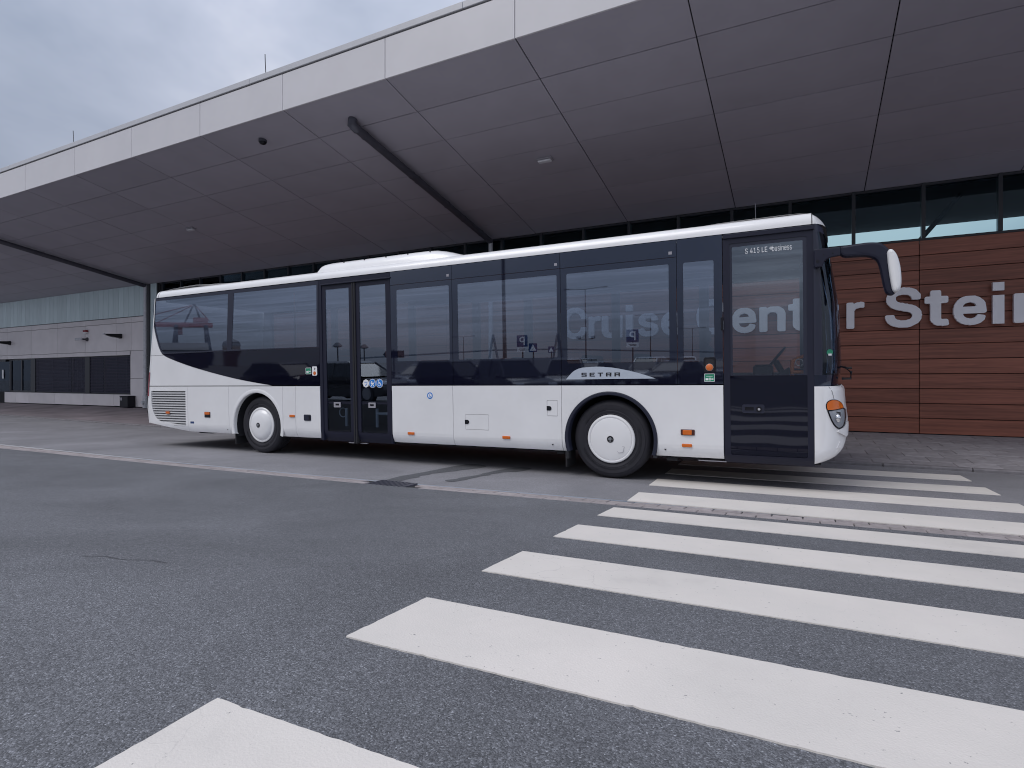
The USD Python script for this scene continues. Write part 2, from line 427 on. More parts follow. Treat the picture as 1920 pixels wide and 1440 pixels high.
pane('windscreen_pane', (0.30, 0.33, 0.36), 1.6)
plain('orange_lens', (0.62, 0.13, 0.008), 0.16, coat=0.6)
plain('dark_lens', (0.06, 0.012, 0.006), 0.15, coat=0.6)
plain('red_lens', (0.22, 0.006, 0.016), 0.15, coat=0.6)
mat('clear_lens', {'t': ('transparent_bsdf', {'color': (0.86, 0.88, 0.9)}), 'g': ('glossy_bsdf', {'color': (1, 1, 1), 'roughness': 0.02}), 'f': ('fresnel', {'IOR': 1.6}), 'mx': ('mix_closure', {})},
    [('f.fac', 'mx.fac'), ('t.BSDF', 'mx.closure1'), ('g.BSDF', 'mx.closure2')], 'mx.closure')
plain('chrome', (0.75, 0.76, 0.78), 0.12, metal=1.0)
plain('board_teal', (0.05, 0.22, 0.27), 0.6)
plain('lamp_reflector', (0.80, 0.81, 0.84), 0.35)
plain('silver_trim', (0.50, 0.55, 0.62), 0.30, metal=0.25)
plain('grille_grey', (0.46, 0.46, 0.47), 0.42)
plain('interior_grey', (0.20, 0.205, 0.22), 0.7)
plain('interior_light', (0.42, 0.42, 0.43), 0.7)
plain('seat_fabric', (0.035, 0.045, 0.075), 0.9, noise=0.4, scale=30)
plain('orange_rail', (0.75, 0.20, 0.02), 0.35)
plain('pale_rail', (0.45, 0.52, 0.58), 0.35)
plain('sign_green', (0.02, 0.24, 0.13), 0.4)
plain('sign_blue', (0.012, 0.04, 0.14), 0.4)
plain('sticker_blue', (0.02, 0.19, 0.58), 0.35)
plain('white_print', (0.80, 0.80, 0.80), 0.45)
plain('orange_print', (0.60, 0.14, 0.03), 0.4)
plain('black_print', (0.012, 0.012, 0.014), 0.4)
# the car park and harbour behind the camera
plain('car_black', (0.010, 0.010, 0.013), 0.2, coat=1.0)
plain('car_grey', (0.11, 0.115, 0.13), 0.25, metal=0.3, coat=1.0)
plain('car_silver', (0.34, 0.35, 0.37), 0.25, metal=0.4, coat=1.0)
plain('car_white', (0.68, 0.68, 0.68), 0.25, coat=1.0)
plain('car_glass', (0.012, 0.014, 0.018), 0.04)
plain('alloy', (0.4, 0.4, 0.42), 0.3, metal=0.8)
plain('head_lamp', (0.7, 0.72, 0.75), 0.1, coat=1.0)
plain('crane_red', (0.23, 0.022, 0.028), 0.5)
plain('crane_dark', (0.018, 0.022, 0.045), 0.5)
plain('steel_dark', (0.05, 0.05, 0.06), 0.5)
plain('bridge_grey', (0.15, 0.17, 0.20), 0.7)
plain('shed_wall', (0.055, 0.05, 0.06), 0.7)
plain('shed_brick', (0.16, 0.10, 0.08), 0.8)

# ------------------------------------------------------------------ ground
GX = np.array([-60, -40, -13.8, -7.6, -4.5, -1.6, 1.45, 6, 40.0])
GY = np.array([5.40, 5.35, 5.17, 5.13, 5.20, 5.41, 5.54, 5.70, 6.6])


def gut(x):
    """The far edge of the brick gutter."""
    return np.interp(x, GX, GY)


def gz(x, y):
    x, y = np.asarray(x, float), np.asarray(y, float)
    g = 5.4585 + 0.0452 * np.clip(x, -40, 30)
    xx = np.clip(x, -60, 40)
    base = 0.0206 + 0.0054 * xx
    near = base - 0.0745 * (np.maximum(y, 1.0) - g)
    far = base - 0.0154 * (np.minimum(y, 12) - g)
    z = np.where(y < g, near, far)
    # in front of the crossing the road comes down again to the car park
    t = np.clip((1.0 - y) / 9.0, 0, 1); t = t * t * (3 - 2 * t)
    return z * (1 - t) + (-0.15) * t


KX = np.array([-70, -40, -28.7, -26.7, -20.8, -16.9, -10, 0.8, 1.64, 2.5, 12, 40])
KY = np.array([16.0, 12.2, 10.75, 10.0, 9.88, 9.55, 9.52, 9.54, 9.49, 9.46, 9.40, 9.2])
# smooth kerb line: bends towards the building on the far left
KY[3] = 10.5


def kerb_y(x):
    return np.interp(x, KX, KY)


def wall_z(x):
    """The pavement's level along the foot of the building."""
    return 0.1 + 0.0030 * (np.clip(x, -60, 20) - 1)


def pav_z(x, y):
    k = kerb_y(x) + 0.06
    zk = gz(x, kerb_y(x)) + 0.045
    t = (np.asarray(y) - k) / (13.9 - k)
    return zk + (wall_z(x) - zk) * t


def grid_sheet(xs, rows):
    """rows: list of (y(x) array, z(x) array)."""
    V, F = [], []
    n = len(xs)
    for yv, zv in rows:
        V.append(np.stack([xs, yv, zv], 1))
    for r in range(len(rows) - 1):
        for i in range(n - 1):
            a = r * n + i
            F += [[a, a + 1, a + n + 1], [a, a + n + 1, a + n]]
    return mesh_of(np.vstack(V), F)


xs = np.unique(np.concatenate([[-900, -400, -200, -120], np.arange(-80, 40.1, 1.0), [60, 100, 200, 400, 900]]))
ys_near = np.concatenate([[-2500, -800, -300, -120, -60, -30, -20, -14], np.arange(-10, 5.01, 0.5)])
GW = 0.30                                  # the gutter's width


def near_rows():
    rows = []
    lim = gut(xs) - GW
    for y in ys_near:
        yy = np.minimum(y, lim - 0.02)
        rows.append((yy, gz(xs, yy)))
    rows.append((lim, gz(xs, lim)))
    return rows


obj('road', grid_sheet(xs, near_rows()), 'road_asphalt', smooth=40, label='dark grained asphalt road under the zebra crossing in the foreground', kind='structure')
lane_rows = []
for t in np.linspace(0, 1, 10):
    yy = gut(xs) + 0.03 + t * (kerb_y(xs) + 0.1 - gut(xs) - 0.03)
    lane_rows.append((yy, gz(xs, yy)))
obj('bus_lane', grid_sheet(xs, lane_rows), 'lane_asphalt', smooth=40, label='paler asphalt lane that the bus stands on between gutter and kerb', kind='structure')
# gutter: two rows of bricks on a dark bed, a tar seam on the far side
gut_root = thing('gutter', 'narrow drainage gutter of two rows of pale bricks crossing the asphalt', None, kind='structure')
bed = [(gut(xs) - GW - 0.01, gz(xs, gut(xs) - GW - 0.01) - 0.012), (gut(xs) + 0.04, gz(xs, gut(xs) + 0.04) - 0.012)]
obj('gutter_bed', grid_sheet(xs, bed), 'joint_dark', gut_root)
GRATE = (-4.42, -3.90)
x = -16.0
for row in (0, 1):
    x = -15.0 + 0.115 * row
    while x < 4.6:
        x1 = x + 0.232
        if not (x1 > GRATE[0] and x < GRATE[1]):
            yo = -GW + 0.008 + row * 0.135
            P = []
            dz = rng.uniform(-0.003, 0.002)
            for (px, py) in ((x, yo), (x1, yo), (x1, yo + 0.127), (x, yo + 0.127)):
                gy = gut(px) + py
                P.append((px, gy, gz(px, gy) + 0.001 + dz))
            P = np.array(P)
            cen = P.mean(0)
            top = P * [1, 1, 1] ; top_in = cen + (P - cen) * 0.965
            V = np.vstack([top_in, P - [0, 0, 0.006], P - [0, 0, 0.05]])
            F = [[0, 1, 2], [0, 2, 3]]
            for o in (0, 4):
                for k in range(4):
                    a, b = o + k, o + (k + 1) % 4
                    F += [[a, a + 4, b + 4], [a, b + 4, b]]
            obj('gutter_brick', trimesh.Trimesh(V, F, process=False), f'gutter_brick_{rng.choice("abc")}', gut_root)
        x += 0.24
# farther left the bricks are too small to tell apart: one strip
xl = np.arange(-60, -14.9, 1.0)
obj('gutter_brick_strip', grid_sheet(xl, [(gut(xl) - GW, gz(xl, gut(xl) - GW) + 0.001), (gut(xl) - 0.02, gz(xl, gut(xl) - 0.02) + 0.001)]), 'gutter_brick_b', gut_root, kind='stuff')
gr = thing('drain_grate', 'dark iron drain grate set in the brick gutter', 'drain grate', (-4.16, float(gut(-4.16)) - 0.15, float(gz(-4.16, 5.03)) + 0.004))
obj('frame', cat_([bx(-0.25, 0.25, -0.155, -0.13, -0.02, 0), bx(-0.25, 0.25, 0.13, 0.155, -0.02, 0), bx(-0.25, -0.23, -0.13, 0.13, -0.02, 0), bx(0.23, 0.25, -0.13, 0.13, -0.02, 0)]), 'zinc_dark', gr)
for k in range(9):
    xx = -0.20 + k * 0.05
    obj('bar', bx(xx - 0.011, xx + 0.011, -0.13, 0.13, -0.02, -0.002), 'zinc_dark', gr)
# wet marks that run from under the bus to the gutter
def smooth_ring(pts, n=6):
    p = np.array(pts); out = []
    for i in range(len(p)):
        a, b, c, d = p[i - 1], p[i], p[(i + 1) % len(p)], p[(i + 2) % len(p)]
        for t in np.linspace(0, 1, n, endpoint=False):
            out.append(0.5 * (2 * b + (c - a) * t + (2 * a - 5 * b + 4 * c - d) * t * t + (3 * b - a - 3 * c + d) * t ** 3))
    return Polygon(out).buffer(0)
for pts in ([(-4.41, 5.24), (-4.22, 5.32), (-4.25, 5.92), (-4.06, 6.49), (-3.97, 6.82), (-4.08, 7.02), (-4.33, 6.97), (-4.40, 6.51), (-4.47, 5.74), (-4.47, 5.41)],
            [(-3.77, 5.58), (-3.65, 5.61), (-3.56, 6.16), (-3.49, 6.54), (-3.34, 6.66), (-3.31, 6.94), (-3.45, 7.07), (-3.61, 6.85), (-3.70, 6.07), (-3.78, 5.72)]):
    pg = smooth_ring(pts)
    r = np.asarray(pg.segmentize(0.04).exterior.coords)[:-1]
    j = (meshkit.noise(np.stack([r[:, 0] * 9, r[:, 1] * 9, r[:, 0] * 0], 1)) - 0.5) * 0.05
    pg = Polygon(r + np.stack([j, j * 0.6], 1)).buffer(0)
    obj('wet_mark', sheet(pg, lambda u, v: np.stack([u, v, gz(u, v) + 0.003], 1), levels=np.arange(5, 7.3, 0.4)), 'wet_asphalt', kind='structure',
        label='dark wet streak on the pale lane running from under the bus to the drain' if pts[0][0] < -4 else 'shorter dark wet streak on the pale lane right of the drain')

# zebra crossing
ZO, ZA = np.array([-1.414, 1.478]), 0.031
ZD, ZN = np.array([math.cos(ZA), math.sin(ZA)]), np.array([-math.sin(ZA), math.cos(ZA)])
zeb = thing('zebra_crossing', 'white striped zebra crossing painted across the road in front of the bus', None, kind='structure')
for i in range(-2, 8):
    a, b = i * 0.9898, i * 0.9898 + 0.4976
    L = 3.408
    def edge(p0, p1, n, amp):
        out = []
        for t in np.linspace(0, 1, n, endpoint=False):
            out.append(p0 + (p1 - p0) * t)
        return out
    rect = [np.array(q) for q in ((0, a), (L, a), (L, b), (0, b))]
    ring = []
    for k in range(4):
        ring += edge(rect[k], rect[(k + 1) % 4], 170 if k % 2 == 0 else 25, 0)
    ring = np.array(ring)
    nz = meshkit.noise(np.stack([ring[:, 0] * 55, ring[:, 1] * 55, np.full(len(ring), i * 3.1)], 1)) - 0.5
    nz2 = np.maximum(0, meshkit.noise(np.stack([ring[:, 0] * 40, ring[:, 1] * 40, np.full(len(ring), i * 5.1)], 1)) - 0.78) * -0.10
    cen = ring.mean(0)
    off = nz * 0.0035 + nz2 * 0.30
    sgn = np.sign(ring - cen)
    dist = np.stack([np.minimum(abs(ring[:, 0]), abs(ring[:, 0] - L)), np.minimum(abs(ring[:, 1] - a), abs(ring[:, 1] - b))], 1)
    ring = ring + sgn * (dist < 1e-6) * off[:, None]
    pg = Polygon(ring).buffer(0)
    def lay(u, v, up_=0.005):
        w = ZO[None] + u[:, None] * ZD + v[:, None] * ZN
        return np.stack([w[:, 0], w[:, 1], gz(w[:, 0], w[:, 1]) + up_], 1)
    sm = sheet(pg, lay, levels=(a + 0.17, a + 0.33), ulevels=(1, 2), back_fn=lambda u, v: lay(u, v, -0.004))
    obj('stripe', sm, 'road_paint', zeb, smooth=25)

cr_pts = [(-3.34, 1.60), (-3.22, 1.65), (-3.10, 1.67), (-2.98, 1.72), (-2.86, 1.73)]
obj('road_crack', sheet(LineString(cr_pts).segmentize(0.03).buffer(0.003), lambda u, v: np.stack([u, v + 0.008 * np.sin(u * 23) + 0.008 * np.sin(u * 61), gz(u, v) + 0.003], 1)), 'wet_asphalt', kind='structure',
    label='thin dark crack in the road at the left of the foreground')
# pavement, kerb stones and slabs
px_ = np.unique(np.concatenate([np.arange(-70, 40.1, 1.0)]))
rows = []
for t in np.linspace(0, 1, 8):
    yy = kerb_y(px_) + 0.06 + t * (14.3 - kerb_y(px_) - 0.06)
    rows.append((yy, pav_z(px_, yy) - 0.008))
pv = obj('pavement', grid_sheet(px_, rows), 'pavement_bed', smooth=40, label='grey brown pavement along the foot of the terminal', kind='structure')
pvr = pv
for r in range(9):
    y0 = 9.76 + r * 0.48 - 0.24
    for k in range(13):
        x0 = -0.58 + k * 0.49 + (0.245 if r % 2 else 0)
        P = []
        dz = rng.uniform(-0.0025, 0.0025)
        y1 = min(y0 + 0.472, 13.87)
        ya = max(y0, 9.60)
        if y1 - ya < 0.1:
            continue
        for (qx, qy) in ((x0, ya), (x0 + 0.482, ya), (x0 + 0.482, y1), (x0, y1)):
            P.append((qx, qy, pav_z(qx, qy) + dz))
        P = np.array(P); cen = P.mean(0)
        V = np.vstack([cen + (P - cen) * 0.985, P - [0, 0, 0.004], P - [0, 0, 0.03]])
        F = [[0, 1, 2], [0, 2, 3]]
        for o in (0, 4):
            for kk in range(4):
                a, b = o + kk, o + (kk + 1) % 4
                F += [[a, a + 4, b + 4], [a, b + 4, b]]
        obj('paving_slab', trimesh.Trimesh(V, F, process=False), f'paving_{rng.choice("abc")}', pvr)
kb = thing('kerb', 'low grey kerb stones between bus lane and pavement', None, kind='structure')
x = -44.0
while x < 9:
    x1 = x + 0.985
    V = []
    for qx in (x, x1):
        ky = float(kerb_y(qx)); zr = float(gz(qx, ky))
        V += [(qx, ky, zr - 0.05), (qx, ky, zr + 0.030), (qx, ky + 0.015, zr + 0.045), (qx, ky + 0.115, zr + 0.047), (qx, ky + 0.115, zr - 0.05)]
    obj('kerb_stone', trimesh.convex.convex_hull(np.array(V)), 'kerb_stone', kb)
    x += 1.0

# ------------------------------------------------------------------ terminal building
WY, Z0 = 13.90, 1.2                      # wall plane; heights measured from the eye, so + Z0
tb = thing('terminal_building', 'long flat cruise terminal with brown plank wall, pale cladding and strip windows under a canopy', 'building', (0, WY, 0.0))
def bz(z): return z + Z0
def tpart(name, m, matn, parent=tb, smooth=False, **kw):
    m = m.copy(); m.apply_translation((0, -WY, 0))
    return obj(name, m, matn, parent, smooth, **kw)
# core behind the cladding: walls only, so that the clerestory can be looked through
WOOD_L = -22.6
core = [bx(-60, 14, WY + 0.06, WY + 0.3, -0.6, bz(-0.62)),                        # below the windows, all along
        bx(-25.40, 14, WY + 0.06, WY + 0.3, bz(-0.62), bz(2.74)),
        bx(-60, -25.40, WY + 0.06, WY + 0.3, bz(1.06), bz(3.95)), bx(-60, -36.62 - 2.4, WY + 0.06, WY + 0.3, bz(-0.62), bz(1.06)),
        bx(-25.4, -23.4, WY + 0.06, WY + 0.3, bz(2.74), bz(3.95))]
tpart('wall_core', cat_(core), 'shadow_gap')
tpart('rear_wall', cat_([bx(-60, 14, 29, 29.3, -0.5, bz(5.70)), bx(13.7, 14, WY + 0.3, 29, -0.5, 7.0), bx(-60, -59.7, WY + 0.3, 29, -0.5, 7.0)]), 'dark_interior')
tpart('floor_slab', bx(-59.7, 13.7, WY + 0.31, 28.99, -0.6, 0.05), 'room_floor')
# planks
for r in range(13):
    zt = bz(2.795) - r * 0.2985
    for k in range(9):
        x0 = 2.07 + (k - 7) * 3.80
        x1 = x0 + 3.80 - 0.012
        if k == 0:
            x0 = WOOD_L
            if x1 < x0: continue
        zb = zt - 0.2985 + 0.013
        if r == 12: zb = bz(-1.085)
        tpart('wood_plank', cbx(x0, x1, WY, WY + 0.03, zb, zt, 0.003), f'wood_plank_{rng.choice("abc")}')
x_ = WOOD_L
tpart('base_trim', bx(-23.3, 14, WY + 0.02, WY + 0.055, -0.05, bz(-1.09)), 'shadow_gap')
# strip windows above the planks
hw = part('strip_window', tb)
mull = [0.93 + 1.205 * k for k in range(-20, 11)]
fr = [bx(-23.4, 14, WY + 0.0, WY + 0.10, bz(2.800), bz(2.845)), bx(-23.4, 14, WY + 0.02, WY + 0.10, bz(3.90), bz(3.95))]
for i, m_ in enumerate(mull):
    tpart('mullion', bx(m_ - 0.032, m_ + 0.032, WY - 0.012, WY + 0.13, bz(2.848), bz(3.95)), 'dark_frame', hw)
tpart('frame', cat_(fr), 'dark_frame', hw)
for i in range(len(mull) - 1):
    tpart('pane', bx(mull[i] + 0.033, mull[i + 1] - 0.033, WY + 0.05, WY + 0.06, bz(2.847), bz(3.898)), 'clerestory_pane', hw)
# inside: sloping underside and a light slot at the back
V = np.array([(-59.6, WY + 0.35, bz(3.94)), (13.6, WY + 0.35, bz(3.94)), (13.6, 29.0, bz(6.42)), (-59.6, 29.0, bz(6.42)), (-59.6, WY + 0.35, bz(4.1)), (13.6, WY + 0.35, bz(4.1)), (13.6, 29.0, bz(6.6)), (-59.6, 29.0, bz(6.6))])
tpart('inner_ceiling', trimesh.convex.convex_hull(V), 'dark_interior')
for k in range(-5, 6):
    xx = k * 5.1 + 1.9
    tpart('roof_strut', tube([(xx, 15.3, bz(2.6)), (xx + 1.1, 15.3, bz(4.0))], 0.05), 'dark_interior')
# pale cladding on the left
def cl(x0, x1, z0, z1):
    tpart('cladding_panel', cbx(x0 + 0.008, x1 - 0.008, WY, WY + 0.03, z0 + 0.008, z1 - 0.008, 0.003), f'cladding_{rng.choice("abc")}')
cols = [-24.43, -25.35, -26.45, -28.90, -31.37, -33.85, -36.3, -38.75, -41.2, -43.65, -46.1]
for a, b in zip(cols[1:], cols[:-1]):
    cl(a, b, bz(2.42), bz(2.65))
    cl(a, b, bz(1.22), bz(2.42))
for a, b in zip(cols[2:], cols[1:-1]):
    cl(a, b, bz(1.035), bz(1.22))
cl(-25.42, -24.43, bz(0.035), bz(1.22))
cl(-25.42, -24.43, wall_z(-25) + 0.02, bz(0.035))
lowc = [-25.63, -26.66, -29.14, -31.62, -34.12, -35.41, -36.62]
for a, b in zip(lowc[1:], lowc[:-1]):
    cl(a, b, wall_z(a) + 0.03, bz(-0.635))
cl(-25.64, -25.42, wall_z(-25) + 0.03, bz(-0.635))
for k in range(57):
    x1 = -24.36 - k * 0.388
    tpart('channel_glass', cbx(x1 - 0.376, x1, WY - 0.005, WY + 0.03, bz(2.67), bz(3.955), 0.006), f'channel_glass_{rng.choice("abc")}')
tpart('end_panel', cbx(-23.98, -23.58, WY, WY + 0.04, 0.02, bz(3.95), 0.003), 'channel_glass_b')
tpart('corner_trim', bx(-24.345, -24.0, WY + 0.02, WY + 0.05, 0.02, bz(3.95)), 'dark_frame')
# windows with blinds
wz0, wz1 = bz(-0.61), bz(1.02)
def win(x0, x1, blind):
    w = part('office_window', tb)
    fw = 0.055
    tpart('frame', cat_([bx(x0, x1, WY + 0.06, WY + 0.12, wz0, wz0 + fw), bx(x0, x1, WY + 0.06, WY + 0.12, wz1 - fw, wz1),
                         bx(x0, x0 + fw, WY + 0.06, WY + 0.12, wz0 + fw, wz1 - fw), bx(x1 - fw, x1, WY + 0.06, WY + 0.12, wz0 + fw, wz1 - fw)]), 'dark_frame', w)
    tpart('pane', bx(x0 + fw, x1 - fw, WY + 0.095, WY + 0.105, wz0 + fw, wz1 - fw), 'office_pane', w)
    if blind:
        sl = []
        z = wz0 + 0.05
        while z < wz1 - 0.03:
            b = bx(x0 + 0.03, x1 - 0.03, -0.003, 0.003, -0.031, 0.031)
            b.apply_transform(trimesh.transformations.rotation_matrix(0.62, (1, 0, 0)))
            b.apply_translation((0, WY + 0.045, z)); sl.append(b)
            z += 0.066
        tpart('blind_slats', cat_(sl), 'blind_slat', w, kind='stuff')
        tpart('blind_cord', cat_([bx(q - 0.006, q + 0.006, WY + 0.008, WY + 0.014, wz0 + 0.03, wz1) for q in np.linspace(x0 + 0.25, x1 - 0.25, 3)]), 'blind_slat', w)
tpart('window_sill', bx(-36.62, -25.40, WY - 0.02, WY + 0.1, bz(-0.632), bz(-0.61)), 'dark_frame')
tpart('window_reveal', cat_([bx(-41.0, -25.43, WY + 0.01, WY + 0.12, wz1, bz(1.034)), bx(-25.44, -25.42, WY + 0.005, WY + 0.12, wz0, wz1),
    bx(-29.02, -28.62, WY + 0.02, WY + 0.12, wz0, wz1), bx(-33.96, -33.52, WY + 0.02, WY + 0.12, wz0, wz1)]), 'dark_frame')
win(-27.5, -25.44, True); win(-28.62, -27.5, True); win(-30.2, -29.02, True); win(-33.52, -30.2, True)
win(-34.98, -33.96, False); win(-36.1, -34.98, False)
dr = part('glass_door', tb)
tpart('frame', cat_([bx(-36.2, -36.1, WY + 0.05, WY + 0.12, 0.0, wz1), bx(-37.6, -36.64, WY + 0.05, WY + 0.12, wz1 - 0.1, wz1), bx(-37.7, -37.6, WY + 0.05, WY + 0.12, 0.0, wz1)]), 'dark_frame', dr)
tpart('pane', bx(-37.6, -36.2, WY + 0.08, WY + 0.09, 0.05, wz1 - 0.1), 'office_pane', dr)
tpart('push_bar', bx(-37.0, -36.85, WY + 0.04, WY + 0.06, bz(0.05), bz(0.5)), 'white_plastic', dr)
# room behind the two clear windows
tpart('office_partition', bx(-41, -33.5, 15.6, 15.7, 0.0, 3.2), 'interior_light')
tpart('office_desk', bx(-36, -34.9, 14.16, 14.19, 0.62, 1.15), 'white_plastic')
tpart('office_desk', bx(-34.75, -34.05, 14.16, 14.19, 0.62, 1.25), 'white_plastic')
tpart('office_board', bx(-35.95, -34.1, 14.20, 14.23, 1.1, 1.80), 'board_teal')

# canopy
SL = 0.2055
FY = 7.74
def cz(y): return bz(3.955) + SL * (13.93 - y)
cy_ = [FY, 8.645, 9.565, 10.465, 11.365, 12.265, 13.14, 13.93]
can = thing('canopy', 'deep overhanging canopy with pale fascia and purple grey soffit panels above the bus', 'canopy', (0, FY, cz(FY)))
def cpart(name, m, matn, parent=can, smooth=False, **kw):
    m = m.copy(); m.apply_translation((0, -FY, -cz(FY)))
    return obj(name, m, matn, parent, smooth, **kw)
CX = [-3.935 + 2.528 * k for k in range(-16, 6)]
for a, b in zip(CX[:-1], CX[1:]):
    for r in range(7):
        y0, y1 = cy_[r] + (0.004 if r == 0 else 0.008), cy_[r + 1] - 0.008
        xa, xb = a + 0.009, b - 0.009
        dz = rng.uniform(-0.0015, 0.0015)
        V = [(x_, y_, cz(y_) + d + dz) for x_ in (xa, xb) for y_ in (y0, y1) for d in (0, 0.02)]
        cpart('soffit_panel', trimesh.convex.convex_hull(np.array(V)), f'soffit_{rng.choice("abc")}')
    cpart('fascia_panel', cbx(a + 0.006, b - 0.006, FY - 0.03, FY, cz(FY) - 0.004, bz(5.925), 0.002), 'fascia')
for a, b in zip(CX[:-1:2], list(CX[2::2])):
    cpart('roof_edge_cap', cbx(a - 0.93, b - 0.936, FY - 0.045, FY + 0.3, bz(5.955), bz(6.07), 0.006), 'roof_cap')
V = [(x_, y_, z_) for x_ in (CX[0], CX[-1]) for (y_, z_) in ((FY + 0.003, cz(FY) + 0.024), (13.95, cz(13.95) + 0.024), (FY + 0.003, bz(5.95)), (13.95, bz(5.95)))]
cpart('roof_body', trimesh.convex.convex_hull(np.array(V)), 'shadow_gap')
cpart('flat_roof', bx(CX[0], 14, 13.96, 29.2, bz(6.62), bz(6.8)), 'roof_cap')
cpart('roof_side_band', bx(CX[0], 14, 13.955, 14.2, bz(4.12), bz(6.62)), 'shadow_gap')

# drain pipes along the soffit and down the wall
for (x0, xe, lab) in ((-7.84, -7.80, 'dark drain pipe crossing the soffit above the middle of the bus'), (-24.9, -24.17, 'dark drain pipe crossing the soffit near the left edge above the blinds')):
    pp = thing('drain_pipe', lab, 'drain pipe', (xe, 13.8, float(wall_z(xe))))
    def pt(name, m, matn, sm=40):
        m = m.copy(); m.apply_translation((-xe, -13.8, -float(wall_z(xe))))
        return obj(name, m, matn, pp, sm)
    pa, pb = np.array((x0, 8.42, cz(8.42) - 0.125)), np.array((xe, 13.80, cz(13.80) - 0.115))
    pt('sloping_pipe', tube([pa, pb], 0.082, 18), 'zinc_dark')
    pt('end_elbow', tube([pa + (0, -0.02, 0.12), pa + (0, -0.05, 0.02), pa + (0, 0.10, -0.025)], 0.094, 18), 'zinc_dark')
    for t in (0.06, 0.34, 0.38, 0.60, 0.74, 0.90):
        q = pa + (pb - pa) * t; d = (pb - pa) / np.linalg.norm(pb - pa)
        pt('pipe_collar', tube([q - d * 0.014, q + d * 0.014], 0.089, 18), 'zinc_dark')
    pt('down_pipe', tube([pb + (0, 0, 0.03), (xe, 13.80, float(wall_z(xe)))], 0.062, 16), 'galvanised')
    for z in (bz(2.05), bz(1.0), bz(0.5)):
        pt('pipe_collar', tube([(xe, 13.80, z - 0.02), (xe, 13.80, z + 0.02)], 0.072, 16), 'galvanised')
    pt('standpipe', tube([(xe, 13.80, float(wall_z(xe))), (xe, 13.80, bz(-0.66))], 0.095, 18), 'galvanised')
    pt('cleaning_cover', tube([(xe, 13.66, bz(-0.95)), (xe, 13.8, bz(-0.95))], 0.075, 18), 'galvanised')
for (lx, ly, lab) in ((-4.80, 10.79, 'small rectangular emergency light on the soffit above the bus roof'), (-16.56, 10.80, 'small emergency light on the soffit above the rear of the bus')):
    lt = thing('soffit_light', lab, 'light', (lx, ly, cz(ly)), group=None)
    rot = trimesh.transformations.rotation_matrix(-math.atan(SL), (1, 0, 0))
    for nm, m_, mm in (('housing', cbx(-0.17, 0.17, -0.075, 0.075, -0.035, -0.002, 0.008), 'lamp_housing'), ('diffuser', cbx(-0.15, 0.15, -0.055, 0.055, -0.075, -0.035, 0.018), 'lamp_cover')):
        m_.apply_transform(rot); obj(nm, m_, mm, lt)
dc = thing('dome_camera', 'small dark round dome fixture on the soffit near the fascia', 'camera', (-10.26, 8.28, cz(8.28)))
obj('base', tube([(0, 0, 0), (0, 0, -0.05)], 0.085, 24), 'zinc_dark', dc, 40)
sp = trimesh.creation.icosphere(3, 0.075); sp.apply_scale((1, 1, 0.7)); sp.apply_translation((0, 0, -0.055))
obj('dome', sp, 'black_plastic', dc, True)
for (xa, za, xb, zb, lab) in ((-9.99, 6.05, -10.09, 6.87, 'thin lightning rod on the canopy edge above the middle of the roofline'), (-17.52, 6.05, -17.68, 6.79, 'thin lightning rod on the canopy edge near the left end')):
    lr = thing('lightning_rod', lab, 'lightning rod', (xa, 8.15, bz(za) - 0.02))
    obj('rod', tube([(0, 0, 0.02), (xb - xa, 0.05, zb - za)], 0.009, 8), 'steel_dark', lr)
    obj('foot', tube([(0, 0, -0.02), (0, 0, 0.06)], 0.03, 10), 'steel_dark', lr)

# sign letters
sg = thing('wall_sign', 'pale raised lettering Cruise Center Stein mounted on the brown plank wall', 'sign', (0, WY, bz(1.06)))
X = {'S': 0.62, 't': 0.39, 'e': 0.51, 'i': 0.17, 'n': 0.53, 'r': 0.32, 'C': 0.66, 'u': 0.53, 's': 0.49}
LET = [('C', -5.62), ('r', -4.90), ('u', -4.55), ('i', -3.93), ('s', -3.62), ('e', -3.06), ('C', -2.24), ('e', -1.46), ('n', -0.89), ('t', -0.31), ('e', 0.15), ('r', 0.79),
       ('S', 1.47), ('t', 2.13), ('e', 2.59), ('i', 3.19), ('n', 3.50)]
HT = {'S': (-0.012, 0.80), 'C': (-0.012, 0.80), 't': (-0.008, 0.70), 'i': (0, 0.785), 'e': (-0.012, 0.555), 's': (-0.012, 0.555), 'u': (-0.012, 0.543), 'n': (0, 0.555), 'r': (0, 0.555)}
gcache = {}
for ch, x0 in LET:
    if ch not in gcache:
        if ch == 'i':
            g = unary_union([box(0, 0, 1, 0.69), box(0, 0.80, 1, 1.0)])
        else:
            g = glyph(ch, 0.70, 0.030 if ch != 'r' else 0.026).simplify(0.002)
        gcache[ch] = fit(g, 0, X[ch], *HT[ch])
    g = affinity.translate(gcache[ch], x0, 0)
    m_ = upright(g, -0.15, 0.08)
    obj('letter', m_, 'sign_letter', sg)

# wall fittings on the left
for (lx, lab) in ((-26.1, 'dark wall lamp arm nearest the downpipe above the blinds'), (-36.0, 'dark wall lamp arm at the left edge above the clear windows')):
    wl = thing('wall_lamp', lab, 'wall lamp', (lx, WY - 0.002, bz(1.86)))
    obj('wall_plate', cbx(-0.10, 0.10, -0.06, 0, -0.10, 0.10, 0.02), 'black_plastic', wl)
    obj('arm', trimesh.convex.convex_hull(np.array([(sx * a, y, z) for sx in (-1, 1) for (a, y, z) in ((0.09, -0.06, -0.08), (0.09, -0.06, 0.09), (0.10, -0.35, 0.03), (0.10, -0.35, -0.05), (0.06, -0.62, 0.06), (0.06, -0.62, 0.02))])), 'black_plastic', wl)
    obj('lamp_glass', cbx(-0.055, 0.055, -0.70, -0.62, 0.025, 0.085, 0.01), 'lamp_cover', wl)
sr = thing('wall_siren', 'small red and white alarm siren above the wall camera', 'siren', (-28.8, WY - 0.002, bz(2.08)))
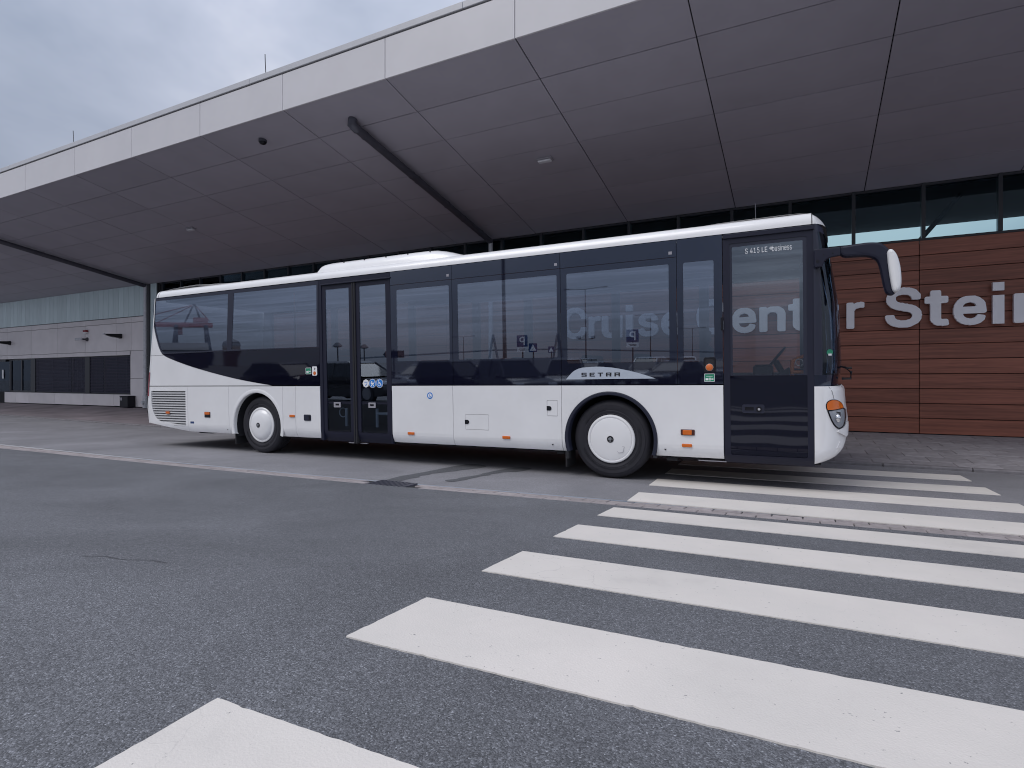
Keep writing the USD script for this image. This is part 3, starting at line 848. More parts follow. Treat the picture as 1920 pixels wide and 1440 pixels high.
obj('lens', cbx(-0.12, 0.12, -0.12, 0, 0.06, 0.15, 0.02), 'red_plastic', sr)
obj('base', cbx(-0.12, 0.12, -0.11, 0, -0.02, 0.06, 0.01), 'white_plastic', sr)
wc = thing('wall_camera', 'grey surveillance camera on a bracket below the red siren', 'camera', (-28.75, WY - 0.002, bz(1.81)))
obj('bracket', tube([(0, 0, 0), (0, -0.20, 0), (-0.05, -0.22, 0.02)], 0.04, 10), 'steel_dark', wc, 40)
obj('mount', trimesh.creation.icosphere(2, 0.09), 'steel_dark', wc, True)
obj('body', cbx(-0.50, 0.02, -0.28, -0.19, -0.05, 0.06, 0.02), 'galvanised', wc)
bn = thing('wall_bin', 'small black litter box standing against the pale wall by the downpipe', 'bin', (-25.3, 13.72, float(wall_z(-25.3))))
obj('body', cbx(-0.29, 0.29, -0.15, 0.15, 0.0, 0.46, 0.015), 'black_plastic', bn)
obj('lid', cbx(-0.30, 0.30, -0.16, 0.16, 0.46, 0.49, 0.008), 'black_plastic', bn)
obj('label_plate', bx(-0.25, -0.11, -0.153, -0.151, 0.30, 0.42), 'lamp_housing', bn)

# ------------------------------------------------------------------ the bus
U_ = np.array([0.99973477, 0.02193284, 0.00702473]); W_ = np.array([-0.02206416, 0.99957223, 0.01919697]); V_ = np.array([-0.00660068, -0.01934687, 0.99979104])
ORI = np.array([-2.08775335, 6.63279654, -0.00463092])
bus = thing('bus', 'white low entry city bus with dark side glazing parked under the canopy', 'bus',
            matrix=Gf.Matrix4d(*U_, 0, *W_, 0, *V_, 0, *ORI, 1))
BW = 2.50                                   # width


def prof(v):
    v = np.asarray(v, float)
    return np.where(v < 0.46, 0.055 * (np.clip(0.46 - v, 0, 1) / 0.16) ** 2, 0.0)


LV = (0.33, 0.36, 0.39, 0.42, 0.46)


def side(w=0.0, far=False):
    if far:
        return lambda u, v: np.stack([u, BW - w - prof(v), v], 1)
    return lambda u, v: np.stack([u, w + prof(v), v], 1)


def bpanel(name, poly, m, w=0.0, depth=0.03, parent=None, smooth=35, far=False, **kw):
    """A skin panel on the bus side, its edges turned in by depth."""
    ms = sheet(poly, side(w, far), levels=LV, back_fn=side(w + depth, far) if depth else None)
    return obj(name, ms, m, parent or bus, smooth, **kw)


def rbox(u0, u1, v0, v1, r=0.02):
    r = min(r, (u1 - u0) / 2.05, (v1 - v0) / 2.05)
    return box(u0 + r, v0 + r, u1 - r, v1 - r).buffer(r, quad_segs=6)


def plate(name, poly, m, w, th, parent, smooth=False, **kw):
    """A flat plate standing th proud of depth w."""
    out = []
    for q in polys(poly):
        e = trimesh.creation.extrude_polygon(q, th, engine='earcut')
        v = e.vertices
        e.vertices = np.stack([v[:, 0], w - v[:, 2], v[:, 1]], 1)
        trimesh.repair.fix_normals(e)
        out.append(e)
    return obj(name, cat_(out), m, parent, smooth, **kw)


G = 0.0035                                    # half a panel gap
def shrink(p): return p.buffer(-G, join_style=2)

# swoop between white tail and dark glazing
SW = [(-8.81, 2.79), (-8.835, 2.60), (-8.84, 2.44), (-8.825, 2.25), (-8.77, 2.06), (-8.70, 1.88), (-8.63, 1.76), (-8.51, 1.69), (-7.98, 1.54), (-7.39, 1.41), (-6.65, 1.27), (-6.08, 1.19), (-5.73, 1.15)]
def chaikin(p, n=2):
    p = [np.array(q) for q in p]
    for _ in range(n):
        o = [p[0]]
        for a, b in zip(p[:-1], p[1:]):
            o += [0.75 * a + 0.25 * b, 0.25 * a + 0.75 * b]
        p = o + [p[-1]]
    return [tuple(q) for q in p]
SW = chaikin(SW)
VT, VW = 2.797, 1.143                          # roof edge, waist line
URt = [(0.30, -9.01), (0.45, -9.01), (0.73, -9.045), (1.05, -9.015), (1.40, -8.965), (1.72, -8.92), (2.1, -8.85), (2.45, -8.80), (2.79, -8.76)]
def ur(v): return np.interp(v, [a for a, b in URt], [b for a, b in URt])    # where the side turns into the rear corner
tail_edge = [(float(ur(v)), v) for v in np.linspace(0.44, VT, 20)]
ARCH_R = Point(-6.10, 0.46).buffer(0.565, quad_segs=24)
ARCH_F = Point(0.0, 0.485).buffer(0.572, quad_segs=24)
skirt = [(-9.2, 0.455), (-8.95, 0.43), (-8.5, 0.375), (-7.89, 0.305)]
tailp = Polygon([(float(ur(0.44)), 0.44), (-8.5, 0.375), (-7.885, 0.305), (2.19, 0.305), (2.19, VW)] + [(-5.73, VW)] + SW[::-1][1:] + [(-8.81, VT), (float(ur(VT)), VT)] + tail_edge[::-1][1:-1]).buffer(0)
low = tailp.intersection(box(-20, 0, 20, VW - 0.006))
upw = tailp.intersection(box(-20, VW + 0.0, 20, 5))
# upper tail: quarter panel and C pillar
bpanel('quarter_panel', shrink(upw.intersection(box(-20, 0, 20, 1.722))), 'bus_white')
bpanel('rear_pillar', shrink(upw.intersection(box(-20, 1.722, 20, 5))), 'bus_white')
# grille opening
GR = Polygon([(-8.955, 1.048), (-7.943, 1.048), (-7.951, 0.418), (-8.70, 0.482), (-8.79, 0.52), (-8.853, 0.574), (-8.90, 0.64), (-8.929, 0.712), (-8.95, 0.80), (-8.957, 0.877)])
def flap(p, u0, u1, v0, v1, w=0.0, r=0.008):
    """Cuts a door flap out of a panel; returns the panel and the flap."""
    q = rbox(u0, u1, v0, v1, r)
    return p.difference(q.buffer(0.004)), q
cuts = [-9.4, -7.885, -6.785, -5.482, -5.195, -4.662]
for k, (a, b) in enumerate(zip(cuts[:-1], cuts[1:])):
    p = shrink(low.intersection(box(a, 0, b, 5)))
    if k == 0:
        p = p.difference(GR)
    if k in (1, 2, 3):
        p = p.difference(ARCH_R)
    nm = ('corner_panel', 'engine_hatch', 'wheel_arch_panel', 'narrow_hatch', 'lower_panel')[k]
    bpanel(nm, p, 'bus_white')
p = shrink(low.intersection(box(-3.262, 0, -2.216, 5))); bpanel('lower_panel', p, 'bus_white')
p = shrink(low.intersection(box(-2.216, 0, -0.615, 5)))
p, f1 = flap(p, -2.02, -1.66, 0.54, 0.74)
p, f2 = flap(p, -0.81, -0.67, 0.75, 0.945)
bpanel('lower_panel', p, 'bus_white')
for q, (lu, lv) in ((f1, (-2.005, 0.64)), (f2, (-0.795, 0.845))):
    fp = bpanel('fuel_flap', q, 'bus_white', depth=0.02)
    plate('latch', unary_union([box(lu - 0.02, lv - 0.028, lu + 0.015, lv + 0.028), Point(lu + 0.015, lv).buffer(0.028)]), 'black_plastic', 0.0, 0.006, fp)
p = shrink(low.intersection(box(-0.615, 0, 1.302, 5)).difference(ARCH_F)); bpanel('wheel_arch_panel', p, 'bus_white')
# dark inner body behind all gaps
inner = [bx(-8.85, 2.1, 0.075, 0.10, 0.40, 1.10)]
inner = sheet(tailp.intersection(box(-8.8, 0.36, 1.3, VW + 0.01)).difference(ARCH_R.buffer(0.03)).difference(ARCH_F.buffer(0.03)).difference(box(-4.64, 0, -3.28, 3)), lambda u, v: np.stack([u, np.full(len(u), 0.062), v], 1))
obj('inner_panel', inner, 'rubber', bus)
inner2 = sheet(upw.buffer(-0.02), lambda u, v: np.stack([u, np.full(len(u), 0.05), v], 1))
obj('inner_panel', inner2, 'rubber', bus)
# grille slats
for k in range(14):
    v0 = 1.020 - k * 0.0455
    band = GR.intersection(box(-10, v0 - 0.012, 0, v0 + 0.012))
    if band.is_empty: continue
    ua, _, ub, _ = band.bounds
    if v0 < 0.44: ua = -8.30
    s_m = trimesh.convex.convex_hull(np.array([(u, w, v) for u in (ua + 0.004, ub - 0.004) for (w, v) in ((0.004, v0 - 0.020), (0.000, v0 - 0.014), (0.030, v0 + 0.014), (0.034, v0 + 0.010))]))
    obj('grille_slat', s_m, 'grille_grey', bus)
obj('grille_backing', sheet(GR.buffer(0.01), lambda u, v: np.stack([u, np.full(len(u), 0.055), v], 1)), 'shadow_gap', bus)
# rear wheel arch lip
lip = Point(-6.10, 0.46).buffer(0.63, quad_segs=24).difference(ARCH_R).intersection(box(-7, 0.33, -5.3, 2)).difference(box(-10, 0, -6.70, 3))
lip = lip.buffer(-0.006)
V, F = [], []
ang = np.linspace(math.radians(-14), math.radians(194), 60)
for a in ang:
    for (r, w) in ((0.628, 0.0005), (0.615, -0.006), (0.585, -0.007), (0.570, -0.004), (0.562, 0.006), (0.562, 0.06)):
        V.append((-6.10 + r * math.cos(a), w, 0.46 + r * math.sin(a)))
for i in range(len(ang) - 1):
    for k in range(5):
        a = i * 6 + k; F += [[a, a + 1, a + 7], [a, a + 7, a + 6]]
obj('wheel_arch_lip', trimesh.Trimesh(np.array(V), F, process=False), 'bus_white', bus, 30)
# front wheel arch trim (dark)
V, F = [], []
ang = np.linspace(math.radians(-18), math.radians(198), 64)
for a in ang:
    for (r, w) in ((0.574, 0.012), (0.574, -0.010), (0.566, -0.016), (0.540, -0.016), (0.532, -0.008), (0.532, 0.10)):
        V.append((r * math.cos(a), w, 0.485 + r * math.sin(a)))
for i in range(len(ang) - 1):
    for k in range(5):
        a = i * 6 + k; F += [[a, a + 1, a + 7], [a, a + 7, a + 6]]
obj('wheel_arch_trim', trimesh.Trimesh(np.array(V), F, process=False), 'arch_trim', bus, 30)
obj('trim_end', bx(-0.565, -0.525, -0.016, 0.06, 0.22, 0.31), 'rubber', bus)
obj('trim_end', bx(0.525, 0.565, -0.016, 0.03, 0.285, 0.31), 'rubber', bus)
for (uc, vc, r) in ((0.0, 0.485, 0.575), (-6.10, 0.46, 0.575)):
    V, F = [], []
    ang = np.linspace(math.radians(-20), math.radians(200), 40)
    for a in ang:
        V += [(uc + r * math.cos(a), 0.05, vc + r * math.sin(a)), (uc + r * math.cos(a), 0.75, vc + r * math.sin(a))]
    n_ = len(V)
    V += [(uc, 0.75, vc)]
    for i in range(len(ang) - 1):
        a = i * 2; F += [[a, a + 1, a + 3], [a, a + 3, a + 2], [a + 1, n_, a + 3]]
    obj('wheel_housing', trimesh.Trimesh(np.array(V), F, process=False), 'shadow_gap', bus)
obj('mud_flap', cat_([bx(-6.74, -6.715, 0.08, 0.40, 0.12, 0.45), bx(-0.60, -0.58, 0.08, 0.40, 0.10, 0.42)]), 'rubber', bus)

# wheels
def revolve(profile, n=96, uc=0, vc=0):
    """profile of (radius, w); spun about the w axis."""
    pr = np.array(profile); V, F = [], []
    k = len(pr)
    for i in range(n):
        a = 2 * PI * i / n
        V.append(np.stack([uc + pr[:, 0] * math.cos(a), pr[:, 1], vc + pr[:, 0] * math.sin(a)], 1))
    for i in range(n):
        j = (i + 1) % n
        for q in range(k - 1):
            F += [[i * k + q, j * k + q, j * k + q + 1], [i * k + q, j * k + q + 1, i * k + q + 1]]
    return mesh_of(np.vstack(V), F)
def wheel(uc, wo, front, far=False):
    R = 0.478
    wp = part('wheel', bus)
    sgn = -1 if far else 1
    base = BW - wo if far else wo
    def P(pr): return [(r, base + sgn * w) for r, w in pr]
    tp = [(0.285, 0.055), (0.296, 0.016), (0.306, 0.006), (0.315, 0.010), (0.322, 0.004), (0.345, -0.002), (0.352, 0.001), (0.385, -0.006), (0.418, -0.006), (0.423, -0.001), (0.440, 0.004), (0.455, 0.014), (0.468, 0.028), (0.475, 0.043),
          (0.478, 0.07), (0.478, 0.085), (0.468, 0.088), (0.468, 0.096), (0.478, 0.099), (0.478, 0.125), (0.468, 0.128), (0.468, 0.136), (0.478, 0.139), (0.478, 0.18), (0.468, 0.183), (0.468, 0.191), (0.478, 0.194), (0.478, 0.24), (0.46, 0.265), (0.30, 0.27)]
    obj('tyre', revolve(P(tp), uc=uc, vc=R), 'tyre', wp, 28)
    # raised sidewall ribs
    ribs = []
    if not far:
        rr = random.Random(int(uc * 10) + 3)
        for (a0, a1) in ((100, 150), (-55, 20), (200, 300)):
            a = a0
            while a < a1:
                d = rr.uniform(1.0, 2.2); t0, t1 = math.radians(a), math.radians(a + d * 0.6)
                r0, r1 = (0.358, 0.378)
                ribs.append(trimesh.convex.convex_hull(np.array([(uc + r * math.cos(t), w, R + r * math.sin(t)) for r in (r0, r1) for t in (t0, t1) for w in (base - 0.0075, base + 0.004)])))
                a += d * 1.1
        obj('sidewall_marks', cat_(ribs), 'tyre', wp, kind='stuff')
    if front:
        cp = [(0.296, 0.03), (0.296, 0.006), (0.290, -0.004), (0.276, -0.009), (0.262, -0.006), (0.2595, 0.000), (0.257, -0.006), (0.235, -0.012), (0.17, -0.020), (0.08, -0.026), (0.0, -0.027)]
    else:
        cp = [(0.296, 0.03), (0.296, 0.004), (0.288, -0.003), (0.268, -0.006), (0.262, -0.003), (0.259, 0.003), (0.256, -0.004), (0.24, -0.020), (0.205, -0.042), (0.15, -0.056), (0.07, -0.062), (0.0, -0.063)]
    hc = obj('hub_cap', revolve(P(cp), uc=uc, vc=R), 'bus_white', wp, 25)
    if far: return
    top = base + (-0.027 if front else -0.063)
    plate('badge', Point(uc, R).buffer(0.041, quad_segs=16), 'black_print', top, 0.004, wp)
    # winged emblem on the cap
    e1 = Polygon([(-0.030, 0.004), (-0.012, 0.018), (0.002, 0.030), (0.010, 0.026), (0.006, 0.016), (0.030, 0.004), (0.030, -0.003), (0.012, 0.001), (0.004, -0.008), (0.006, -0.030), (-0.006, -0.032), (-0.006, -0.010), (-0.016, -0.004), (-0.032, -0.006)])
    plate('emblem', affinity.translate(e1, uc, R), 'chrome', top - 0.004, 0.002, wp)
    if front:
        q = affinity.rotate(box(0.115, -0.085, 0.185, -0.035 + 0.0), 0)
        q = Polygon([(0.10, -0.165), (0.075, -0.13), (0.125, -0.075), (0.17, -0.085), (0.155, -0.15)])
        ring = affinity.translate(q, uc, R)
        plate('valve_cover', ring.difference(ring.buffer(-0.0025)), 'lamp_housing', base - 0.0165, 0.004, wp)
wheel(0.0, 0.055, True)
wheel(-6.08, 0.075, False)
wheel(0.0, 0.055, True, far=True)
wheel(-6.08, 0.075, False, far=True)
obj('axle', cat_([tube([(0, 0.2, 0.478), (0, 2.3, 0.478)], 0.07), tube([(-6.08, 0.2, 0.478), (-6.08, 2.3, 0.478)], 0.09)]), 'rubber', bus)
obj('underbody', cat_([bx(-8.6, -6.75, 0.12, 2.38, 0.36, 0.45), bx(-5.45, -0.62, 0.10, 2.40, 0.285, 0.34), bx(0.60, 2.25, 0.10, 2.40, 0.285, 0.34), bx(-6.75, -5.45, 0.8, 1.7, 0.3, 0.5), bx(-0.62, 0.6, 0.8, 1.7, 0.3, 0.5)]), 'rubber', bus)
obj('jacking_pad', cat_([bx(0.66, 0.78, 0.09, 0.2, 0.25, 0.287), bx(-0.72, -0.62, 0.09, 0.2, 0.26, 0.287), bx(-7.75, -7.4, 0.12, 0.3, 0.28, 0.36)]), 'rubber', bus)
obj('ramp_edge', cat_([bx(1.02, 1.32, 0.07, 0.10, 0.268, 0.278), bx(-4.16, -4.02, 0.07, 0.1, 0.252, 0.262), bx(-3.93, -3.80, 0.07, 0.1, 0.252, 0.262)]), 'lamp_housing', bus)

# roof: rounded edge all round, one shell
def outline(A_f, B_f, A_r, B_r, uf0, ur0, d, bulge=0.05):
    """Plan outline of the bus (near side first), moved inward by d."""
    P, N = [], []
    for t in np.linspace(0, PI / 2, 10):
        P.append((uf0 + A_f * math.sin(t), B_f * (1 - math.cos(t)))); N.append((math.sin(t) / max(A_f, .01), -math.cos(t) / max(B_f, .01)))
    for t in np.linspace(0.1, 0.9, 7):
        w = B_f + t * (BW - 2 * B_f)
        P.append((uf0 + A_f + bulge * math.sin(PI * t), w)); N.append((1, -0.2 * math.cos(PI * t)))
    for t in np.linspace(PI / 2, 0, 10):
        P.append((uf0 + A_f * math.sin(t), BW - B_f * (1 - math.cos(t)))); N.append((math.sin(t) / max(A_f, .01), math.cos(t) / max(B_f, .01)))
    for t in np.linspace(0, PI / 2, 8):
        P.append((ur0 - A_r * math.sin(t), BW - B_r * (1 - math.cos(t)))); N.append((-math.sin(t) / A_r, math.cos(t) / B_r))
    for t in np.linspace(PI / 2, 0, 8):
        P.append((ur0 - A_r * math.sin(t), B_r * (1 - math.cos(t)))); N.append((-math.sin(t) / A_r, -math.cos(t) / B_r))
    P, N = np.array(P), np.array(N)
    N /= np.linalg.norm(N, axis=1, keepdims=True)
    return P - N * d
rings = []
for (d, v, ex) in ((0.0, 2.800, 0), (0.002, 2.83, 0), (0.010, 2.862, 0), (0.026, 2.892, 0), (0.052, 2.917, 0), (0.09, 2.934, 0), (0.16, 2.948, 0), (0.32, 2.965, 0), (0.75, 2.985, 0), (1.1, 2.99, 0)):
    f_in = (v - 2.80)
    o = outline(max(0.155 - 0.45 * f_in, 0.05), 0.45, 0.10, 0.14, 2.18, -8.70, min(d, 1.0))
    rings.append(np.column_stack([o, np.full(len(o), v)]))
V = np.vstack(rings); n_ = len(rings[0]); F = []
for r in range(len(rings) - 1):
    for i in range(n_):
        j = (i + 1) % n_
        F += [[r * n_ + i, r * n_ + j, (r + 1) * n_ + j], [r * n_ + i, (r + 1) * n_ + j, (r + 1) * n_ + i]]
V = np.vstack([V, [[-3.2, 1.25, 2.99]]])
for i in range(n_):
    F.append([(len(rings) - 1) * n_ + i, (len(rings) - 1) * n_ + (i + 1) % n_, len(V) - 1])
rf = obj('roof', trimesh.Trimesh(V, F, process=False), 'bus_white', bus, 35)
# seam lines across the roof edge at both ends, a thin dark reveal
for uu in (2.178, -8.66):
    V, F = [], []
    for (d, v) in ((-0.0012, 2.803), (0.0008, 2.83), (0.0088, 2.862), (0.0248, 2.8925), (0.0515, 2.9185), (0.09, 2.9357)):
        V += [(uu - 0.0045, d, v), (uu + 0.0045, d, v)]
    for i in range(5):
        a = 2 * i; F += [[a, a + 1, a + 3], [a, a + 3, a + 2]]
    obj('roof_seam', trimesh.Trimesh(np.array(V), F, process=False), 'rubber', rf)
obj('drip_rail', cat_([bx(-8.70, 2.18, 0.003, 0.03, 2.7935, 2.7995)]), 'rubber', bus)
# air conditioning hood
us = np.array([-4.775, -4.765, -4.735, -4.67, -4.55, -3.0, -2.72, -2.56, -2.42, -2.28, -2.14, -2.02])
hs = np.array([0.0, 0.075, 0.118, 0.140, 0.150, 0.152, 0.150, 0.138, 0.112, 0.074, 0.034, 0.0])
ws = [(0.10, 0.0), (0.115, 0.35), (0.135, 0.62), (0.165, 0.86), (0.22, 1.0), (0.40, 1.15), (0.8, 1.32), (1.25, 1.36), (1.7, 1.32), (2.1, 1.15), (2.28, 1.0), (2.34, 0.8), (2.40, 0.0)]
V, F = [], []
for u, h in zip(us, hs):
    for w, k in ws:
        V.append((u, w, 2.932 + h * k))
k_ = len(ws)
for i in range(len(us) - 1):
    for j in range(k_ - 1):
        a = i * k_ + j; F += [[a, a + k_, a + k_ + 1], [a, a + k_ + 1, a + 1]]
hood = obj('air_conditioning_hood', trimesh.Trimesh(np.array(V), F, process=False), 'bus_white', bus, 35)
for u in (-4.27, -3.86, -3.45, -3.05, -2.66):
    obj('bolt', tube([(u, 0.165, 3.060), (u, 0.150, 3.064)], 0.010, 8), 'rubber', hood)
obj('roof_antenna', cat_([tube([(1.62, 0.5, 2.96), (1.62, 0.5, 3.22)], 0.006, 6), tube([(0.75, 0.5, 2.95), (0.75, 0.5, 3.04)], 0.02, 8)]), 'steel_dark', bus)

# glazing band, near side: black printed border with the panes let in
def corner_poly(pts): return Polygon(pts)
frit_rear = Polygon(SW[1:] + [(-4.662, VW), (-4.662, VT - 0.004), (-8.81, VT - 0.004)]).buffer(0).buffer(-0.004)
winR1 = Polygon([q for q in SW if q[1] > 1.80] + [(-8.60, 1.765), (-6.82, 1.765), (-6.745, 2.735), (-8.81, 2.745)]).buffer(0)
winR1 = frit_rear.buffer(-0.03).intersection(Polygon([(-9, 1.765), (-6.815, 1.765), (-6.745, 2.735), (-9, 2.745)]))
winR2 = Polygon([(-6.69, 1.765), (-4.72, 1.755), (-4.70, 2.725), (-6.605, 2.735)]).buffer(-0.01).buffer(0.01)
lowR = frit_rear.intersection(box(-10, 0, 0, 1.74))
upR = frit_rear.intersection(box(-10, 1.743, 0, 3)).difference(unary_union([winR1, winR2]))
bpanel('window_border', upR, 'pillar_grey', w=0.004, depth=0.02, smooth=False)
bpanel('lower_dark_panel', lowR, 'door_gloss', w=0.005, depth=0.02, smooth=False)
def windows(far):
    for q in (winR1, winR2):
        bpanel('window_pane', q, 'bus_pane_far' if far else 'bus_pane', w=0.009, depth=0, smooth=False, far=far)
windows(False)
top_seams = [(-3.262, -2.205), (-2.205, -0.612), (-0.612, 0.808), (0.808, 1.302)]
panes = [rbox(-3.15, -2.255, 1.49, 2.525), rbox(-2.115, -0.66, 1.49, 2.525), rbox(-0.53, 0.72, 1.41, 2.525), rbox(0.88, 1.21, 1.40, 2.525)]
for k, (a, b) in enumerate(top_seams):
    full = box(a + 0.003, VW + 0.002, b - 0.003, VT - 0.004)
    if k < 3:
        bpanel('upper_panel', full.intersection(box(-10, 2.602, 10, 3)), 'black_gloss', w=0.0, depth=0.02, smooth=False)
        body = full.intersection(box(-10, 0, 10, 2.596))
    else:
        body = full
    bpanel('window_border', body.difference(panes[k].buffer(0.001)), 'black_gloss', w=0.0, depth=0.015, smooth=False)
    bpanel('window_pane', panes[k], 'bus_pane', w=0.002, depth=0, smooth=False)
for (u, v) in ((0.74, 2.655), (-0.67, 2.66), (-2.27, 2.665)):
    plate('glass_mark', box(u - 0.02, v - 0.022, u + 0.02, v + 0.012), 'lamp_housing', -0.0005, 0.001, bus)

# middle double door
def leaf(u0, u1, name):
    d = part(name, bus)
    fw = 0.07
    outer = box(u0, 0.272, u1, 2.70)
    glass_u = box(u0 + fw, 1.0, u1 - fw, 2.635)
    glass_l = box(u0 + fw, 0.42, u1 - fw, 0.845)
    mid = box(u0 + fw, 0.43, u1 - fw, 2.635)
    bpanel('frame', outer.difference(mid), 'door_frame', w=0.012, depth=0.04, parent=d, smooth=30)
    bpanel('pane', mid.intersection(box(u0, 0.90, u1, 3)), 'bus_pane', w=0.020, depth=0, parent=d, smooth=False)
    bpanel('lower_pane', mid.intersection(box(u0, 0.0, u1, 0.86)), 'door_low_pane', w=0.020, depth=0, parent=d, smooth=False)
    bpanel('cross_rail', box(u0 + fw, 0.86, u1 - fw, 0.90), 'door_frame', w=0.03, depth=0.02, parent=d, smooth=False)
    hu = (u0 + u1) / 2
    h0 = -4.39 if u0 < -4 else -3.71
    hs_ = rbox(h0, h0 + 0.135, 0.805, 0.885, 0.01)
    plate('handle', hs_.difference(rbox(h0 + 0.03, h0 + 0.105, 0.832, 0.862, 0.006)), 'lamp_housing', 0.020, 0.012, d)
    plate('handle_slot', rbox(h0 + 0.028, h0 + 0.107, 0.83, 0.864, 0.006), 'black_plastic', 0.021, 0.003, d)
leaf(-4.60, -3.985, 'door_leaf')
leaf(-3.925, -3.29, 'door_leaf')
obj('door_seal', cat_([bx(-3.985, -3.962, -0.006, 0.05, 0.262, 2.70), bx(-3.948, -3.925, -0.004, 0.05, 0.262, 2.70)]), 'rubber', bus)
obj('door_seal', bx(-3.960, -3.950, 0.002, 0.05, 0.262, 2.70), 'pillar_grey', bus)
obj('door_surround', cat_([bx(-4.658, -4.603, 0.002, 0.06, 0.285, 2.79), bx(-3.287, -3.266, 0.002, 0.06, 0.285, 2.79), bx(-4.603, -3.287, 0.004, 0.06, 2.703, 2.79)]), 'door_frame', bus)
obj('door_lintel', cbx(-4.60, -3.25, -0.016, 0.02, 2.702, 2.722, 0.004), 'door_frame', bus)

# front door
fd = part('front_door', bus)
fo = box(1.306, 0.272, 2.192, 2.74)
fi = rbox(1.372, 2.128, 0.36, 2.685, 0.02)
bpanel('frame', fo.difference(fi), 'door_frame', w=0.006, depth=0.04, parent=fd, smooth=30)
bpanel('glass_border', fi.intersection(box(0, 1.235, 5, 5)).difference(rbox(1.40, 2.092, 1.245, 2.648, 0.012)), 'pillar_grey', w=0.012, depth=0.01, parent=fd, smooth=False)
bpanel('pane', rbox(1.40, 2.092, 1.245, 2.648, 0.012).buffer(0.001), 'door_pane', w=0.014, depth=0, parent=fd, smooth=False)
bpanel('lower_panel', fi.intersection(box(0, 0, 5, 1.232)), 'door_gloss', w=0.013, depth=0.01, parent=fd, smooth=False)
hp = rbox(1.492, 1.715, 0.828, 0.922, 0.02)
plate('handle', hp.difference(rbox(1.52, 1.61, 0.855, 0.893, 0.008)), 'arch_trim', 0.013, 0.012, fd)
plate('handle_slot', rbox(1.515, 1.615, 0.85, 0.898, 0.008), 'black_plastic', 0.014, 0.003, fd)
plate('lock', Point(1.66, 0.872).buffer(0.030), 'black_plastic', 0.001, 0.004, fd)
plate('lock_core', Point(1.662, 0.872).buffer(0.013), 'chrome', -0.003, 0.004, fd)
obj('door_lintel', cbx(1.31, 2.20, -0.012, 0.02, 2.742, 2.790, 0.005), 'door_frame', bus)
tx = fit(glyph('S 415 LE', 0.06, -0.0004), 1.535, 1.755, 2.560, 2.616)
tx2 = fit(glyph('business', 0.06, -0.0006), 1.802, 1.99, 2.560, 2.622)
tx2b = unary_union([box(1.775, 2.592, 1.812, 2.600), box(1.789, 2.575, 1.796, 2.612)])
plate('door_lettering', unary_union([tx, tx2, tx2b]), 'white_print', 0.0135, 0.0012, fd)
obj('window_hinge', cbx(1.282, 1.304, -0.025, 0.01, 1.74, 1.885, 0.006), 'black_plastic', bus)

# stickers, plates, lamps on the near side
def sticker(name, poly, m, w=0.0, th=0.0015, lab=None):
    return plate(name, poly, m, w, th, bus, label=lab)
st = part('emergency_plate', bus)
plate('plate', rbox(1.10, 1.212, 1.172, 1.262, 0.008), 'sign_green', -0.0002, 0.002, st)
plate('print', unary_union([rbox(1.10, 1.212, 1.172, 1.262, 0.008).difference(rbox(1.105, 1.207, 1.177, 1.257, 0.006)), box(1.115, 1.188, 1.145, 1.212), box(1.155, 1.186, 1.168, 1.216), box(1.175, 1.195, 1.198, 1.207), box(1.12, 1.226, 1.19, 1.230)]), 'white_print', -0.0024, 0.0008, st)
kn = part('emergency_valve', bus)
plate('housing', rbox(1.095, 1.225, 1.275, 1.445, 0.03), 'black_plastic', -0.0002, 0.012, kn)
plate('recess', rbox(1.115, 1.205, 1.285, 1.425, 0.025), 'rubber', -0.0125, 0.001, kn)
obj('knob', revolve([(0.0, -0.030), (0.024, -0.029), (0.036, -0.022), (0.038, -0.0138)], 24, 1.158, 1.333), 'orange_print', kn, 30)
plate('knob_ring', Point(1.158, 1.333).buffer(0.040).difference(Point(1.158, 1.333).buffer(0.0385)), 'white_print', -0.0138, 0.002, kn)
st = part('emergency_plate', bus)
plate('plate', rbox(-4.96, -4.845, 1.325, 1.425, 0.006), 'sign_green', 0.0048, 0.002, st)
plate('print', unary_union([rbox(-4.96, -4.845, 1.325, 1.425, 0.006).difference(rbox(-4.955, -4.85, 1.330, 1.42, 0.005)), box(-4.945, 1.345, -4.915, 1.375), box(-4.905, 1.342, -4.893, 1.378), box(-4.885, 1.36, -4.858, 1.375)]), 'white_print', 0.0026, 0.0008, st)
st = part('warning_sticker', bus)
plate('plate', rbox(-4.825, -4.72, 1.30, 1.445, 0.02), 'white_print', 0.0048, 0.002, st)
plate('print', Point(-4.772, 1.338).buffer(0.03), 'orange_print', 0.0026, 0.0008, st)
plate('print', Polygon([(-4.775, 1.385), (-4.762, 1.385), (-4.755, 1.42), (-4.775, 1.425)]), 'black_print', 0.0026, 0.0008, st)
oc = Point(-3.757, 1.172).buffer(0.062, quad_segs=2)
st = part('door_sticker', bus)
plate('plate', oc, 'white_print', 0.0195, 0.0015, st)
plate('print', unary_union([box(-3.79, 1.19, -3.725, 1.195), box(-3.785, 1.178, -3.73, 1.182), Polygon([(-3.775, 1.15), (-3.76, 1.128), (-3.73, 1.168), (-3.738, 1.173), (-3.76, 1.142), (-3.77, 1.156)])]), 'sticker_blue', 0.0178, 0.0008, st)
